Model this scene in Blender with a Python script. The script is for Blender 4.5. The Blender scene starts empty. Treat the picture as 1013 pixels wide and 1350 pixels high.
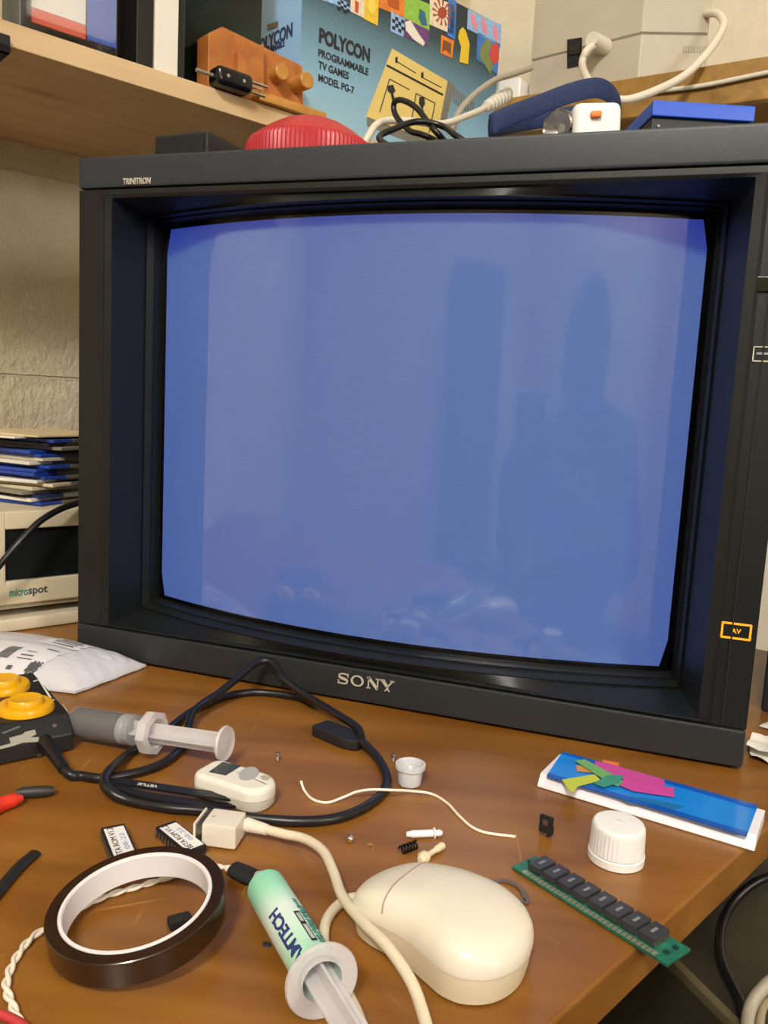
import bpy, bmesh, math, random
from mathutils import Vector, Matrix
random.seed(7)
V = Vector
PI = math.pi
scene = bpy.context.scene
COL = scene.collection

# ------------------------------------------------------------------ camera
W, H, F = 1013.0, 1350.0, 1089.2
CAM = V((0.4429, -0.5468, 0.2197))
YAW, PITCH, ROLL = -0.3231, -0.1325, 0.0528
_cy, _sy, _ct, _st = math.cos(YAW), math.sin(YAW), math.cos(PITCH), math.sin(PITCH)
_f = V((_sy * _ct, _cy * _ct, _st))
_r0 = V((_cy, -_sy, 0)); _u0 = _r0.cross(_f)
_r = _r0 * math.cos(ROLL) + _u0 * math.sin(ROLL)
_u = -_r0 * math.sin(ROLL) + _u0 * math.cos(ROLL)
cd = bpy.data.cameras.new('camera'); cam = bpy.data.objects.new('camera', cd); COL.objects.link(cam)
cam.matrix_world = Matrix((( _r.x, _u.x, -_f.x, CAM.x), (_r.y, _u.y, -_f.y, CAM.y), (_r.z, _u.z, -_f.z, CAM.z), (0, 0, 0, 1)))
cd.sensor_fit = 'VERTICAL'; cd.sensor_height = 36.0; cd.lens = F / H * 36.0
cd.clip_start = 0.01; cd.clip_end = 50
scene.camera = cam

# ------------------------------------------------------------------ light
w = bpy.data.worlds.new('room_air'); scene.world = w; w.use_nodes = True
w.node_tree.nodes['Background'].inputs[0].default_value = (1.0, 0.96, 0.9, 1)
w.node_tree.nodes['Background'].inputs[1].default_value = 0.15

def area(name, loc, target, size, sy, power, color):
    l = bpy.data.lights.new(name, 'AREA'); l.energy = power; l.color = color
    l.shape = 'RECTANGLE'; l.size = size; l.size_y = sy
    o = bpy.data.objects.new(name, l); COL.objects.link(o); o.location = loc
    o.rotation_euler = (V(target) - V(loc)).to_track_quat('-Z', 'Y').to_euler()
    return o
area('room_lamp', (0.5, -1.87, 1.68), (0.22, 0.0, 0.2), 0.34, 0.22, 41, (1.0, 0.94, 0.85))
area('ceiling_bounce_fill', (1.2, -2.3, 0.95), (1.2, -2.3, 1.75), 0.5, 0.5, 75, (1.0, 0.94, 0.85))  # added fill aimed at the ceiling for soft bounce, not a fixture
area('low_fill', (1.9, -1.1, 0.80), (0.0, 0.1, 0.2), 0.3, 0.3, 12, (1.0, 0.93, 0.82))  # added fill that lifts the shaded wall under the shelf
scene.view_settings.view_transform = 'Standard'
scene.view_settings.look = 'None'
scene.view_settings.exposure = 0.0
scene.view_settings.gamma = 1.0
scene.view_settings.use_curve_mapping = False

# ------------------------------------------------------------------ helpers: rays, materials
def ray(x, y):
    return _f + _r * ((x - W / 2) / F) - _u * ((y - H / 2) / F)
def at(x, y, z=0.0):                       # the point of a horizontal plane seen at a pixel
    d = ray(x, y); return CAM + d * ((z - CAM.z) / d.z)
def onpl(x, y, o, n):                      # the point of any plane seen at a pixel
    d = ray(x, y); o = V(o); n = V(n); return CAM + d * ((o - CAM).dot(n) / d.dot(n))
def dep(x, y, d):
    return CAM + ray(x, y) * d

def lin(c):
    if isinstance(c, str):
        c = [int(c[i:i + 2], 16) / 255 for i in (1, 3, 5)]
    return tuple(((v / 12.92) if v <= 0.04045 else ((v + 0.055) / 1.055) ** 2.4) for v in c)

MATS = {}
def mat(name, color, rough=0.5, metal=0.0, bump=0.0, bscale=200.0, var=0.0, vscale=30.0, alpha=1.0, emit=0.0, coat=0.0, spec=0.5, trans=0.0, sss=0.0):
    if name in MATS: return MATS[name]
    m = bpy.data.materials.new(name); m.use_nodes = True; MATS[name] = m
    nt = m.node_tree; b = nt.nodes['Principled BSDF']
    c = lin(color); b.inputs['Base Color'].default_value = (*c, 1)
    b.inputs['Roughness'].default_value = rough; b.inputs['Metallic'].default_value = metal
    b.inputs['Specular IOR Level'].default_value = spec
    b.inputs['Alpha'].default_value = alpha
    b.inputs['Coat Weight'].default_value = coat
    b.inputs['Transmission Weight'].default_value = trans
    if sss:
        b.inputs['Subsurface Weight'].default_value = sss; b.inputs['Subsurface Scale'].default_value = 0.004
    if emit:
        b.inputs['Emission Color'].default_value = (*c, 1); b.inputs['Emission Strength'].default_value = emit
    tc = nt.nodes.new('ShaderNodeTexCoord')
    n = nt.nodes.new('ShaderNodeTexNoise'); n.inputs['Scale'].default_value = vscale; n.inputs['Detail'].default_value = 5
    nt.links.new(tc.outputs['Object'], n.inputs['Vector'])
    rp = nt.nodes.new('ShaderNodeValToRGB')
    v = max(var, 0.02)
    rp.color_ramp.elements[0].position = 0.3; rp.color_ramp.elements[1].position = 0.7
    rp.color_ramp.elements[0].color = (*[x * (1 - v) for x in c], 1)
    rp.color_ramp.elements[1].color = (*[min(1, x * (1 + v)) for x in c], 1)
    nt.links.new(n.outputs['Fac'], rp.inputs['Fac']); nt.links.new(rp.outputs['Color'], b.inputs['Base Color'])
    if bump:
        n2 = nt.nodes.new('ShaderNodeTexNoise'); n2.inputs['Scale'].default_value = bscale; n2.inputs['Detail'].default_value = 4
        nt.links.new(tc.outputs['Object'], n2.inputs['Vector'])
        bp = nt.nodes.new('ShaderNodeBump'); bp.inputs['Strength'].default_value = bump; bp.inputs['Distance'].default_value = 0.002
        nt.links.new(n2.outputs['Fac'], bp.inputs['Height']); nt.links.new(bp.outputs['Normal'], b.inputs['Normal'])
    return m

def wood_mat(name, c1, c2, rough, rotz, sx=2.0, sy=40.0, scratch=0.0, knots=False, bumpv=0.05):
    m = bpy.data.materials.new(name); m.use_nodes = True; MATS[name] = m
    nt = m.node_tree; b = nt.nodes['Principled BSDF']; L = nt.links.new
    tc = nt.nodes.new('ShaderNodeTexCoord'); mp = nt.nodes.new('ShaderNodeMapping'); mp2 = nt.nodes.new('ShaderNodeMapping')
    mp.inputs['Rotation'].default_value = (0, 0, rotz)
    L(tc.outputs['Object'], mp.inputs['Vector']); mp2.inputs['Scale'].default_value = (sx, sy, sy)
    L(mp.outputs['Vector'], mp2.inputs['Vector'])
    n = nt.nodes.new('ShaderNodeTexNoise'); n.inputs['Scale'].default_value = 1.0; n.inputs['Detail'].default_value = 7; n.inputs['Distortion'].default_value = 0.6
    L(mp2.outputs['Vector'], n.inputs['Vector'])
    r = nt.nodes.new('ShaderNodeValToRGB'); r.color_ramp.elements[0].position = 0.3; r.color_ramp.elements[1].position = 0.72
    r.color_ramp.elements[0].color = (*lin(c1), 1); r.color_ramp.elements[1].color = (*lin(c2), 1)
    L(n.outputs['Fac'], r.inputs['Fac'])
    out = r.outputs['Color']
    n3 = nt.nodes.new('ShaderNodeTexNoise'); n3.inputs['Scale'].default_value = 6.0; n3.inputs['Detail'].default_value = 3
    L(tc.outputs['Object'], n3.inputs['Vector'])
    mx = nt.nodes.new('ShaderNodeMix'); mx.data_type = 'RGBA'; mx.blend_type = 'MULTIPLY'; mx.inputs[0].default_value = 0.35
    r3 = nt.nodes.new('ShaderNodeValToRGB'); r3.color_ramp.elements[0].position = 0.35; r3.color_ramp.elements[1].position = 0.65
    r3.color_ramp.elements[0].color = (0.55, 0.5, 0.45, 1); r3.color_ramp.elements[1].color = (1, 1, 1, 1)
    L(n3.outputs['Fac'], r3.inputs['Fac']); L(out, mx.inputs[6]); L(r3.outputs['Color'], mx.inputs[7]); out = mx.outputs[2]
    if knots:
        vo = nt.nodes.new('ShaderNodeTexVoronoi'); vo.inputs['Scale'].default_value = 1.0
        mpk = nt.nodes.new('ShaderNodeMapping'); mpk.inputs['Scale'].default_value = (5, 12, 12)
        L(mp.outputs['Vector'], mpk.inputs['Vector']); L(mpk.outputs['Vector'], vo.inputs['Vector'])
        rk = nt.nodes.new('ShaderNodeValToRGB'); rk.color_ramp.elements[0].position = 0.05; rk.color_ramp.elements[1].position = 0.16
        rk.color_ramp.elements[0].color = (0.45, 0.28, 0.16, 1); rk.color_ramp.elements[1].color = (1, 1, 1, 1)
        L(vo.outputs['Distance'], rk.inputs['Fac'])
        mk = nt.nodes.new('ShaderNodeMix'); mk.data_type = 'RGBA'; mk.blend_type = 'MULTIPLY'; mk.inputs[0].default_value = 0.6
        L(out, mk.inputs[6]); L(rk.outputs['Color'], mk.inputs[7]); out = mk.outputs[2]
    if scratch:
        for ang, sc, sd in ((0.5, (14, 260, 1), 0.0), (-0.7, (11, 300, 1), 3.1), (1.3, (16, 280, 1), 7.7)):
            ms = nt.nodes.new('ShaderNodeMapping'); ms.inputs['Rotation'].default_value = (0, 0, ang); ms.inputs['Location'].default_value = (sd, sd, 0)
            L(tc.outputs['Object'], ms.inputs['Vector'])
            ms2 = nt.nodes.new('ShaderNodeMapping'); ms2.inputs['Scale'].default_value = sc; L(ms.outputs['Vector'], ms2.inputs['Vector'])
            ns = nt.nodes.new('ShaderNodeTexNoise'); ns.inputs['Scale'].default_value = 1.0; ns.inputs['Detail'].default_value = 2
            L(ms2.outputs['Vector'], ns.inputs['Vector'])
            rs = nt.nodes.new('ShaderNodeValToRGB'); rs.color_ramp.elements[0].position = 0.725; rs.color_ramp.elements[1].position = 0.77
            rs.color_ramp.elements[0].color = (0, 0, 0, 1); rs.color_ramp.elements[1].color = (scratch,) * 3 + (1,)
            L(ns.outputs['Fac'], rs.inputs['Fac'])
            m2 = nt.nodes.new('ShaderNodeMix'); m2.data_type = 'RGBA'; L(rs.outputs['Color'], m2.inputs[0]); L(out, m2.inputs[6])
            m2.inputs[7].default_value = (*lin('#c79a5c'), 1); out = m2.outputs[2]
    L(out, b.inputs['Base Color']); b.inputs['Roughness'].default_value = rough
    bp = nt.nodes.new('ShaderNodeBump'); bp.inputs['Strength'].default_value = bumpv; bp.inputs['Distance'].default_value = 0.001
    L(n.outputs['Fac'], bp.inputs['Height']); L(bp.outputs['Normal'], b.inputs['Normal'])
    return m

# ------------------------------------------------------------------ helpers: shapes
def frame(o, x, y=None, z=None):           # a matrix with origin o whose local X runs along x (or whose Z runs along z)
    if z is not None and x is None:
        z = V(z).normalized(); t = V((0, 0, 1)) if abs(z.z) < 0.9 else V((1, 0, 0))
        x = t.cross(z).normalized(); y = z.cross(x)
    else:
        x = V(x).normalized(); y = V(y); y = (y - x * y.dot(x)).normalized(); z = x.cross(y)
    return Matrix(((x.x, y.x, z.x, o[0]), (x.y, y.y, z.y, o[1]), (x.z, y.z, z.z, o[2]), (0, 0, 0, 1)))

def new(): return bmesh.new()
def xf(vs, M):
    if M is not None:
        for v in vs: v.co = M @ v.co
def box(bm, c, s, bev=0.0, M=None, seg=2):
    r = bmesh.ops.create_cube(bm, size=1.0); vs = r['verts']
    for v in vs: v.co = V((c[0] + v.co.x * s[0], c[1] + v.co.y * s[1], c[2] + v.co.z * s[2]))
    if bev:
        es = {e for v in vs for e in v.link_edges}
        r = bmesh.ops.bevel(bm, geom=list(es), offset=min(bev, min(s) * 0.45), segments=seg, profile=0.5, affect='EDGES')
        vs = {v for v in r['verts']} | {v for v in vs if v.is_valid}
    xf(vs, M); return bm
def prism(bm, poly, z0, z1, M=None, bev=0.0):
    a = [bm.verts.new((p[0], p[1], z0)) for p in poly]; b = [bm.verts.new((p[0], p[1], z1)) for p in poly]
    n = len(poly); fs = [bm.faces.new(a[::-1]), bm.faces.new(b)]
    for i in range(n): fs.append(bm.faces.new((a[i], a[(i + 1) % n], b[(i + 1) % n], b[i])))
    vs = a + b
    bmesh.ops.recalc_face_normals(bm, faces=fs)
    if bev:
        es = {e for f in fs for e in f.edges}
        r = bmesh.ops.bevel(bm, geom=list(es), offset=bev, segments=2, profile=0.5, affect='EDGES')
        vs = {v for v in r['verts']} | {v for v in vs if v.is_valid}
    xf(vs, M); return bm
def lathe(bm, prof, M=None, n=40, squash=None):      # prof: (radius, height) pairs round local Z
    rings = []; allv = []
    for r, z in prof:
        if r < 1e-6: ring = [bm.verts.new((0, 0, z))]
        else: ring = [bm.verts.new((r * math.cos(2 * PI * i / n), r * math.sin(2 * PI * i / n) * (squash or 1), z)) for i in range(n)]
        rings.append(ring); allv += ring
    for a, b in zip(rings, rings[1:]):
        if len(a) == 1 and len(b) == 1: continue
        for i in range(n):
            j = (i + 1) % n
            if len(a) == 1: bm.faces.new((a[0], b[j], b[i]))
            elif len(b) == 1: bm.faces.new((a[i], a[j], b[0]))
            else: bm.faces.new((a[i], a[j], b[j], b[i]))
    xf(allv, M); return bm
def smooth_path(pts, per=8, closed=False):
    P = [V(p) for p in pts]; n = len(P); out = []
    for i in range(n if closed else n - 1):
        if closed: p0, p1, p2, p3 = P[i - 1], P[i], P[(i + 1) % n], P[(i + 2) % n]
        else:
            p1, p2 = P[i], P[i + 1]; p0 = P[i - 1] if i else p1 * 2 - p2; p3 = P[i + 2] if i + 2 < n else p2 * 2 - p1
        for k in range(per):
            t = k / per
            out.append(0.5 * ((2 * p1) + (p2 - p0) * t + (2 * p0 - 5 * p1 + 4 * p2 - p3) * t * t + (3 * p1 - p0 - 3 * p2 + p3) * t ** 3))
    if not closed: out.append(P[-1])
    return out
def tube(bm, pts, r, n=10, per=8, closed=False, smooth=True, flat=None, up=None):
    P = smooth_path(pts, per, closed) if smooth else [V(p) for p in pts]
    R = r if isinstance(r, (list, tuple)) else None
    rings = []; N = len(P); prev = None
    for i, p in enumerate(P):
        a = P[(i - 1) % N] if (closed or i) else P[0]; b = P[(i + 1) % N] if (closed or i < N - 1) else P[-1]
        t = (b - a)
        t = t.normalized() if t.length > 1e-9 else V((0, 0, 1))
        if up is not None: x = V(up).cross(t)
        elif prev is None: x = (V((0, 0, 1)) if abs(t.z) < 0.9 else V((1, 0, 0))).cross(t)
        else: x = prev - t * prev.dot(t)
        x.normalize(); prev = x; y = t.cross(x)
        q = i / max(1, N - 1)
        if R: k = q * (len(R) - 1); k0 = min(int(k), len(R) - 2); rr = R[k0] + (R[k0 + 1] - R[k0]) * (k - k0)
        else: rr = r
        fx, fy = flat or (1, 1)
        rings.append([bm.verts.new(p + x * (rr * fx * math.cos(2 * PI * j / n)) + y * (rr * fy * math.sin(2 * PI * j / n))) for j in range(n)])
    for i in range(N if closed else N - 1):
        A, B = rings[i], rings[(i + 1) % N]
        for j in range(n): bm.faces.new((A[j], A[(j + 1) % n], B[(j + 1) % n], B[j]))
    if not closed: bm.faces.new(rings[0][::-1]); bm.faces.new(rings[-1])
    return bm
def ribbon2(bm, pts, width, z0, z1, M):              # flat thick stroke in local XY
    P = [V((p[0], p[1])) for p in pts]; L, R = [], []
    for i, p in enumerate(P):
        t = (P[min(i + 1, len(P) - 1)] - P[max(i - 1, 0)]).normalized(); nn = V((-t.y, t.x))
        wd = width[i] if isinstance(width, (list, tuple)) else width
        L.append(p + nn * wd / 2); R.append(p - nn * wd / 2)
    for i in range(len(P) - 1):
        prism(bm, [L[i], R[i], R[i + 1], L[i + 1]], z0, z1, M)
    return bm
def quad_on(bm, pix, o, n, t=0.0003):                # a thin printed patch traced on a plane
    n = V(n).normalized(); a = [onpl(x, y, o, n) for x, y in pix]
    lo = [bm.verts.new(p) for p in a]; hi = [bm.verts.new(p + n * t) for p in a]; k = len(a)
    fs = [bm.faces.new(lo[::-1]), bm.faces.new(hi)]
    for i in range(k): fs.append(bm.faces.new((lo[i], lo[(i + 1) % k], hi[(i + 1) % k], hi[i])))
    bmesh.ops.recalc_face_normals(bm, faces=fs)
    return bm

# ------------------------------------------------------------------ helpers: objects
MX = {}
def link(name, bm, m, parent=None, world=False, smooth=True):
    me = bpy.data.meshes.new(name)
    if world and parent is not None: bm.transform(MX[parent].inverted())
    bm.to_mesh(me); bm.free(); me.materials.append(m)
    if smooth:
        me.polygons.foreach_set('use_smooth', [True] * len(me.polygons))
        me.set_sharp_from_angle(angle=math.radians(38))
    o = bpy.data.objects.new(name, me); COL.objects.link(o)
    if smooth:
        wm = o.modifiers.new('weighted_normals', 'WEIGHTED_NORMAL'); wm.keep_sharp = True; wm.weight = 60
    if parent is not None:
        o.parent = parent; MX[o] = MX[parent].copy()
    else: MX[o] = Matrix.Identity(4)
    return o
def thing(name, label, cat, loc=(0, 0, 0), rz=0.0, group=None, M=None):
    o = bpy.data.objects.new(name, None); COL.objects.link(o); o.empty_display_size = 0.02
    mw = M.copy() if M is not None else Matrix.Translation(V(loc)) @ Matrix.Rotation(rz, 4, 'Z')
    o.matrix_world = mw; MX[o] = mw
    o['label'] = label; o['category'] = cat
    if group: o['group'] = group
    return o
def part(name, bm, m, parent, world=False, smooth=True, label=None):
    o = link(name, bm, m, parent, world, smooth)
    if label: o['label'] = label
    return o
def solo(name, bm, m, label, cat, group=None, origin=None, smooth=True):
    if origin is not None: bm.transform(Matrix.Translation(-V(origin)))
    o = link(name, bm, m, None, False, smooth)
    if origin is not None: o.location = V(origin); MX[o] = Matrix.Translation(V(origin))
    o['label'] = label; o['category'] = cat
    if group: o['group'] = group
    return o
def struct(name, bm, m, M=None):
    o = link(name, bm, m, None, False, False); o['kind'] = 'structure'
    if M is not None: o.matrix_world = M; MX[o] = M
    return o
def text(name, s, M, w_=None, h=None, m=None, parent=None, ext=0.0002, bold=0.0, spacing=1.0, label=None):
    cu = bpy.data.curves.new(name, 'FONT'); cu.body = s; cu.size = 1.0; cu.extrude = 0.01; cu.offset = bold; cu.space_character = spacing
    cu.resolution_u = 3; cu.align_x = 'LEFT'
    tmp = bpy.data.objects.new(name, cu); COL.objects.link(tmp)
    dg = bpy.context.evaluated_depsgraph_get(); me = bpy.data.meshes.new_from_object(tmp.evaluated_get(dg))
    bpy.data.objects.remove(tmp); bpy.data.curves.remove(cu)
    bm = new(); bm.from_mesh(me); bpy.data.meshes.remove(me)
    xs = [v.co.x for v in bm.verts]; ys = [v.co.y for v in bm.verts]; x0, x1, y0, y1 = min(xs), max(xs), min(ys), max(ys)
    sy = (h / (y1 - y0)) if h else w_ / (x1 - x0)
    sx = (w_ / (x1 - x0)) if w_ else sy
    for v in bm.verts: v.co = M @ V(((v.co.x - (x0 + x1) / 2) * sx, (v.co.y - (y0 + y1) / 2) * sy, v.co.z / 0.01 * ext))
    return part(name, bm, m, parent, world=True, smooth=False, label=label)

# ------------------------------------------------------------------ materials
BLACKP = mat('black_cabinet_plastic', '#141717', 0.42, bump=0.06, bscale=1500, var=0.05)
BANDP = mat('blue_grey_band_plastic', '#2c3138', 0.45, bump=0.06, bscale=1500, var=0.05)
BLACK = mat('black_rubber', '#17171a', 0.35, var=0.1)
MATTE = mat('matte_black', '#121214', 0.75, var=0.1)
BEIGE = mat('aged_beige_plastic', '#d9cfba', 0.4, var=0.04)
CREAM = mat('cream_plastic', '#e2dacb', 0.38, var=0.03, vscale=20)
WHITEP = mat('white_plastic', '#eeeeee', 0.35, var=0.02)
PAPER = mat('white_paper', '#e8e6e0', 0.8, var=0.03)
INK = mat('printing_ink', '#26282b', 0.7)
CHROME = mat('bright_metal', '#d9d4cb', 0.2, metal=1.0)
CLEAR = mat('frosted_clear_plastic', '#e4e2e6', 0.3, alpha=0.6, var=0.02)

# ------------------------------------------------------------------ the room
UD = V((math.sin(math.radians(30)), math.cos(math.radians(30)), 0))   # along the left wall, away from the camera
ND = V((UD.y, -UD.x, 0))                                              # out of the left wall, into the room
WOFF = -0.295
ZS = 0.47

def wall_mat():
    m = bpy.data.materials.new('painted_block_wall'); m.use_nodes = True; nt = m.node_tree; L = nt.links.new
    b = nt.nodes['Principled BSDF']; b.inputs['Roughness'].default_value = 0.75
    tc = nt.nodes.new('ShaderNodeTexCoord')
    n = nt.nodes.new('ShaderNodeTexNoise'); n.inputs['Scale'].default_value = 9; n.inputs['Detail'].default_value = 8
    L(tc.outputs['Object'], n.inputs['Vector'])
    r = nt.nodes.new('ShaderNodeValToRGB'); r.color_ramp.elements[0].position = 0.35; r.color_ramp.elements[1].position = 0.68
    r.color_ramp.elements[0].color = (*lin('#cdc0a2'), 1); r.color_ramp.elements[1].color = (*lin('#e2d8c0'), 1)
    L(n.outputs['Fac'], r.inputs['Fac']); L(r.outputs['Color'], b.inputs['Base Color'])
    n1 = nt.nodes.new('ShaderNodeTexNoise'); n1.inputs['Scale'].default_value = 110; n1.inputs['Detail'].default_value = 6; n1.inputs['Roughness'].default_value = 0.6
    mp = nt.nodes.new('ShaderNodeMapping'); mp.inputs['Scale'].default_value = (1.0, 1.0, 0.7)
    L(tc.outputs['Object'], mp.inputs['Vector']); L(mp.outputs['Vector'], n1.inputs['Vector'])
    sx = nt.nodes.new('ShaderNodeSeparateXYZ'); L(tc.outputs['Object'], sx.inputs[0])
    cx = nt.nodes.new('ShaderNodeCombineXYZ'); L(sx.outputs['X'], cx.inputs[0]); L(sx.outputs['Z'], cx.inputs[1])
    bk = nt.nodes.new('ShaderNodeTexBrick'); bk.inputs['Scale'].default_value = 1.0
    bk.inputs['Brick Width'].default_value = 0.44; bk.inputs['Row Height'].default_value = 0.215; bk.inputs['Mortar Size'].default_value = 0.0016
    bk.inputs['Mortar Smooth'].default_value = 0.6
    mb = nt.nodes.new('ShaderNodeMapping'); mb.inputs['Location'].default_value = (0.31, -0.012, 0)
    L(cx.outputs[0], mb.inputs['Vector']); L(mb.outputs['Vector'], bk.inputs['Vector'])
    ma = nt.nodes.new('ShaderNodeMath'); ma.operation = 'MULTIPLY_ADD'; L(bk.outputs['Fac'], ma.inputs[0]); ma.inputs[1].default_value = -0.55; L(n1.outputs['Fac'], ma.inputs[2])
    bp = nt.nodes.new('ShaderNodeBump'); bp.inputs['Strength'].default_value = 0.9; bp.inputs['Distance'].default_value = 0.006
    L(ma.outputs[0], bp.inputs['Height']); L(bp.outputs['Normal'], b.inputs['Normal'])
    return m
WALLM = wall_mat()
PLASTER = mat('cream_wall_paint', '#dad1be', 0.8, bump=0.15, bscale=120, var=0.05)
FLOORM = mat('dark_carpet_floor', '#161412', 0.95, bump=0.5, bscale=400, var=0.2)
CEILM = mat('white_ceiling_paint', '#cfc9bc', 0.9)
def wallbox(name, o, xdir, length, z0, z1, m, thick=0.1):
    bm = new(); box(bm, (length / 2, thick / 2, (z1 + z0) / 2), (length, thick, z1 - z0))
    x = V(xdir).normalized(); y = V((-x.y, x.x, 0))
    return struct(name, bm, m, Matrix(((x.x, y.x, 0, o[0]), (x.y, y.y, 0, o[1]), (0, 0, 1, 0), (0, 0, 0, 1))))
SH2A = math.radians(103.5)
E2 = V((math.sin(SH2A), math.cos(SH2A), 0)); B2 = V((-E2.y, E2.x, 0))     # along the back shelf, and away behind it
S2P = dep(836, 106, 0.94); ZS2 = S2P.z
bw = S2P + B2 * 0.21
def mix_lines(p, d, q, e):                # 2-D line intersection
    k = d.x * e.y - d.y * e.x; r = q - p; return p + d * ((r.x * e.y - r.y * e.x) / k)
wl0 = ND * WOFF
corner = mix_lines(V((wl0.x, wl0.y, 0)), UD, V((bw.x, bw.y, 0)), E2)
c_front = corner - UD * 4.2
wallbox('wall_left', c_front, UD, 4.2, -0.75, 1.75, WALLM)
wallbox('wall_back', corner, E2, 3.6, -0.75, 1.75, PLASTER)
c_fr = c_front + ND * 3.6
wallbox('wall_front', c_fr, -ND, 3.6, -0.75, 1.75, PLASTER)
cbr = corner + E2 * 3.6
wallbox('wall_right', cbr, (c_fr - cbr), (c_fr - cbr).length, -0.75, 1.75, PLASTER)
bm = new(); prism(bm, [(-6, -6), (6, -6), (6, 4), (-6, 4)], -0.8, -0.75); struct('floor', bm, FLOORM)
bm = new(); prism(bm, [(-6, -6), (6, -6), (6, 4), (-6, 4)], 1.75, 1.8); struct('ceiling', bm, CEILM)

# ------------------------------------------------------------------ desk
DESKM = wood_mat('varnished_desk_wood', '#7c4d15', '#a06c2c', 0.34, math.radians(-12), 3.0, 30.0, scratch=0.3, bumpv=0.04)
e1, e3 = at(977, 1124), at(728, 1350); ed = (e1 - e3).normalized()
back_r = e1 + ed * 0.42; fr = e3 - ed * 0.30
dk = thing('desk', 'brown varnished wooden desk that carries the television and the clutter', 'desk', (0.2, 0, -0.75))
wl = lambda u, off=0.004: UD * u + ND * (WOFF + off)
top_poly = [fr, back_r, wl(0.42) + E2 * 0.02, wl(-0.75), wl(-0.75) + ND * 0.3]
bm = new(); prism(bm, [(p.x, p.y) for p in top_poly], -0.021, 0.0, bev=0.002); part('tabletop', bm, DESKM, dk, world=True)
for p in (V((0.44, 0.33, 0)), fr + ed * 0.25 + V((-0.10, 0.0, 0)), wl(0.36, 0.06), wl(-0.55, 0.06)):
    bm = new(); box(bm, (p.x, p.y, -0.386), (0.045, 0.045, 0.728), 0.003); part('leg', bm, DESKM, dk, world=True)

# ------------------------------------------------------------------ television
TW, TH, ZB, ZT = 0.5072, 0.3919, 0.027, 0.3686
X0, Z0, SWD, SHT, DD, SV = 0.0466, 0.0465, 0.4102, 0.3015, 0.049, 0.037
XO0, XO1, ZO0, ZO1 = 0.0305, 0.4785, 0.0300, 0.3612
tv = thing('television', 'large black tube television showing a plain blue screen on the desk', 'television', (TW / 2, 0.2, 0))
def yc(x):
    q = (x - (X0 + SWD / 2)) / (SWD / 2); return DD - SV * (1 - q * q)
# bezel: face columns, sloping recess, raised lip round the glass
bm = new(); NX, NZ = 36, 12
def ringpts(x0, x1, z0, z1, fy):
    P = []
    for i in range(NX): x = x0 + (x1 - x0) * i / NX; P.append((x, z0, 'b'))
    for i in range(NZ): P.append((x1, z0 + (z1 - z0) * i / NZ, 'r'))
    for i in range(NX): P.append((x1 - (x1 - x0) * i / NX, z1, 't'))
    for i in range(NZ): P.append((x0, z1 - (z1 - z0) * i / NZ, 'l'))
    return [bm.verts.new((x, fy(x), z)) for x, z, _ in P]
g = 0.0105
rings = [ringpts(0.0, TW, ZB + 0.0008, ZT - 0.0008, lambda x: 0.09),
         ringpts(0.0, TW, ZB + 0.0008, ZT - 0.0008, lambda x: 0.0),
         ringpts(XO0 - 0.008, XO1 + 0.008, ZO0 - 0.0012, ZO1 + 0.003, lambda x: 0.0),
         ringpts(XO0 - 0.0055, XO1 + 0.0055, ZO0 - 0.0008, ZO1 + 0.002, lambda x: -0.0022),
         ringpts(XO0, XO1, ZO0, ZO1, lambda x: -0.0012),
         ringpts(XO0 + 0.0006, XO1 - 0.0006, ZO0 + 0.0006, ZO1 - 0.0006, lambda x: 0.001),
         ringpts(X0 - g, X0 + SWD + g, Z0 - g + 0.0005, Z0 + SHT + 0.0075, lambda x: yc(x) - 0.017),
         ringpts(X0 - g + .001, X0 + SWD + g - .001, Z0 - g + 0.0015, Z0 + SHT + 0.0065, lambda x: yc(x) - 0.018),
         ringpts(X0 - 0.0065, X0 + SWD + 0.0065, Z0 - 0.006, Z0 + SHT + 0.006, lambda x: yc(x) - 0.0100),
         ringpts(X0 - 0.0055, X0 + SWD + 0.0055, Z0 - 0.005, Z0 + SHT + 0.005, lambda x: yc(x) - 0.0105),
         ringpts(X0 - 0.004, X0 + SWD + 0.004, Z0 - 0.0035, Z0 + SHT + 0.0035, lambda x: yc(x) + 0.003)]
for A, B in zip(rings, rings[1:]):
    for i in range(len(A)): bm.faces.new((A[i], A[(i + 1) % len(A)], B[(i + 1) % len(B)], B[i]))
bmesh.ops.recalc_face_normals(bm, faces=bm.faces)
bezel = part('bezel', bm, BLACKP, tv, world=True)
# black glass margin and the lit picture
def sheet(x0, x1, z0, z1, off, rad, nx=40, nz=16):
    b = new(); V2 = []
    for k in range(nz + 1):
        z = z0 + (z1 - z0) * k / nz; row = []
        dz = min(z - z0, z1 - z); ins = rad - math.sqrt(max(0, rad * rad - max(0, rad - dz) ** 2)) if dz < rad else 0
        for i in range(nx + 1):
            x = x0 + ins + (x1 - x0 - 2 * ins) * i / nx; row.append(b.verts.new((x, yc(x) + off, z)))
        V2.append(row)
    for k in range(nz):
        for i in range(nx): b.faces.new((V2[k][i], V2[k][i + 1], V2[k + 1][i + 1], V2[k + 1][i]))
    return b
GLASSB = mat('dark_glass_margin', '#050506', 0.08, var=0.02)
part('glass_margin', sheet(X0 - 0.0045, X0 + SWD + 0.0045, Z0 - 0.004, Z0 + SHT + 0.004, 0.0006, 0.004), GLASSB, tv, world=True)
sm = bpy.data.materials.new('blue_tube_picture'); sm.use_nodes = True; nt = sm.node_tree; b = nt.nodes['Principled BSDF']
b.inputs['Base Color'].default_value = (0.082, 0.140, 0.150, 1); b.inputs['Roughness'].default_value = 0.05; b.inputs['Specular IOR Level'].default_value = 1.0
b.inputs['Emission Color'].default_value = (0.014, 0.032, 0.270, 1); b.inputs['Emission Strength'].default_value = 1.0
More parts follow.
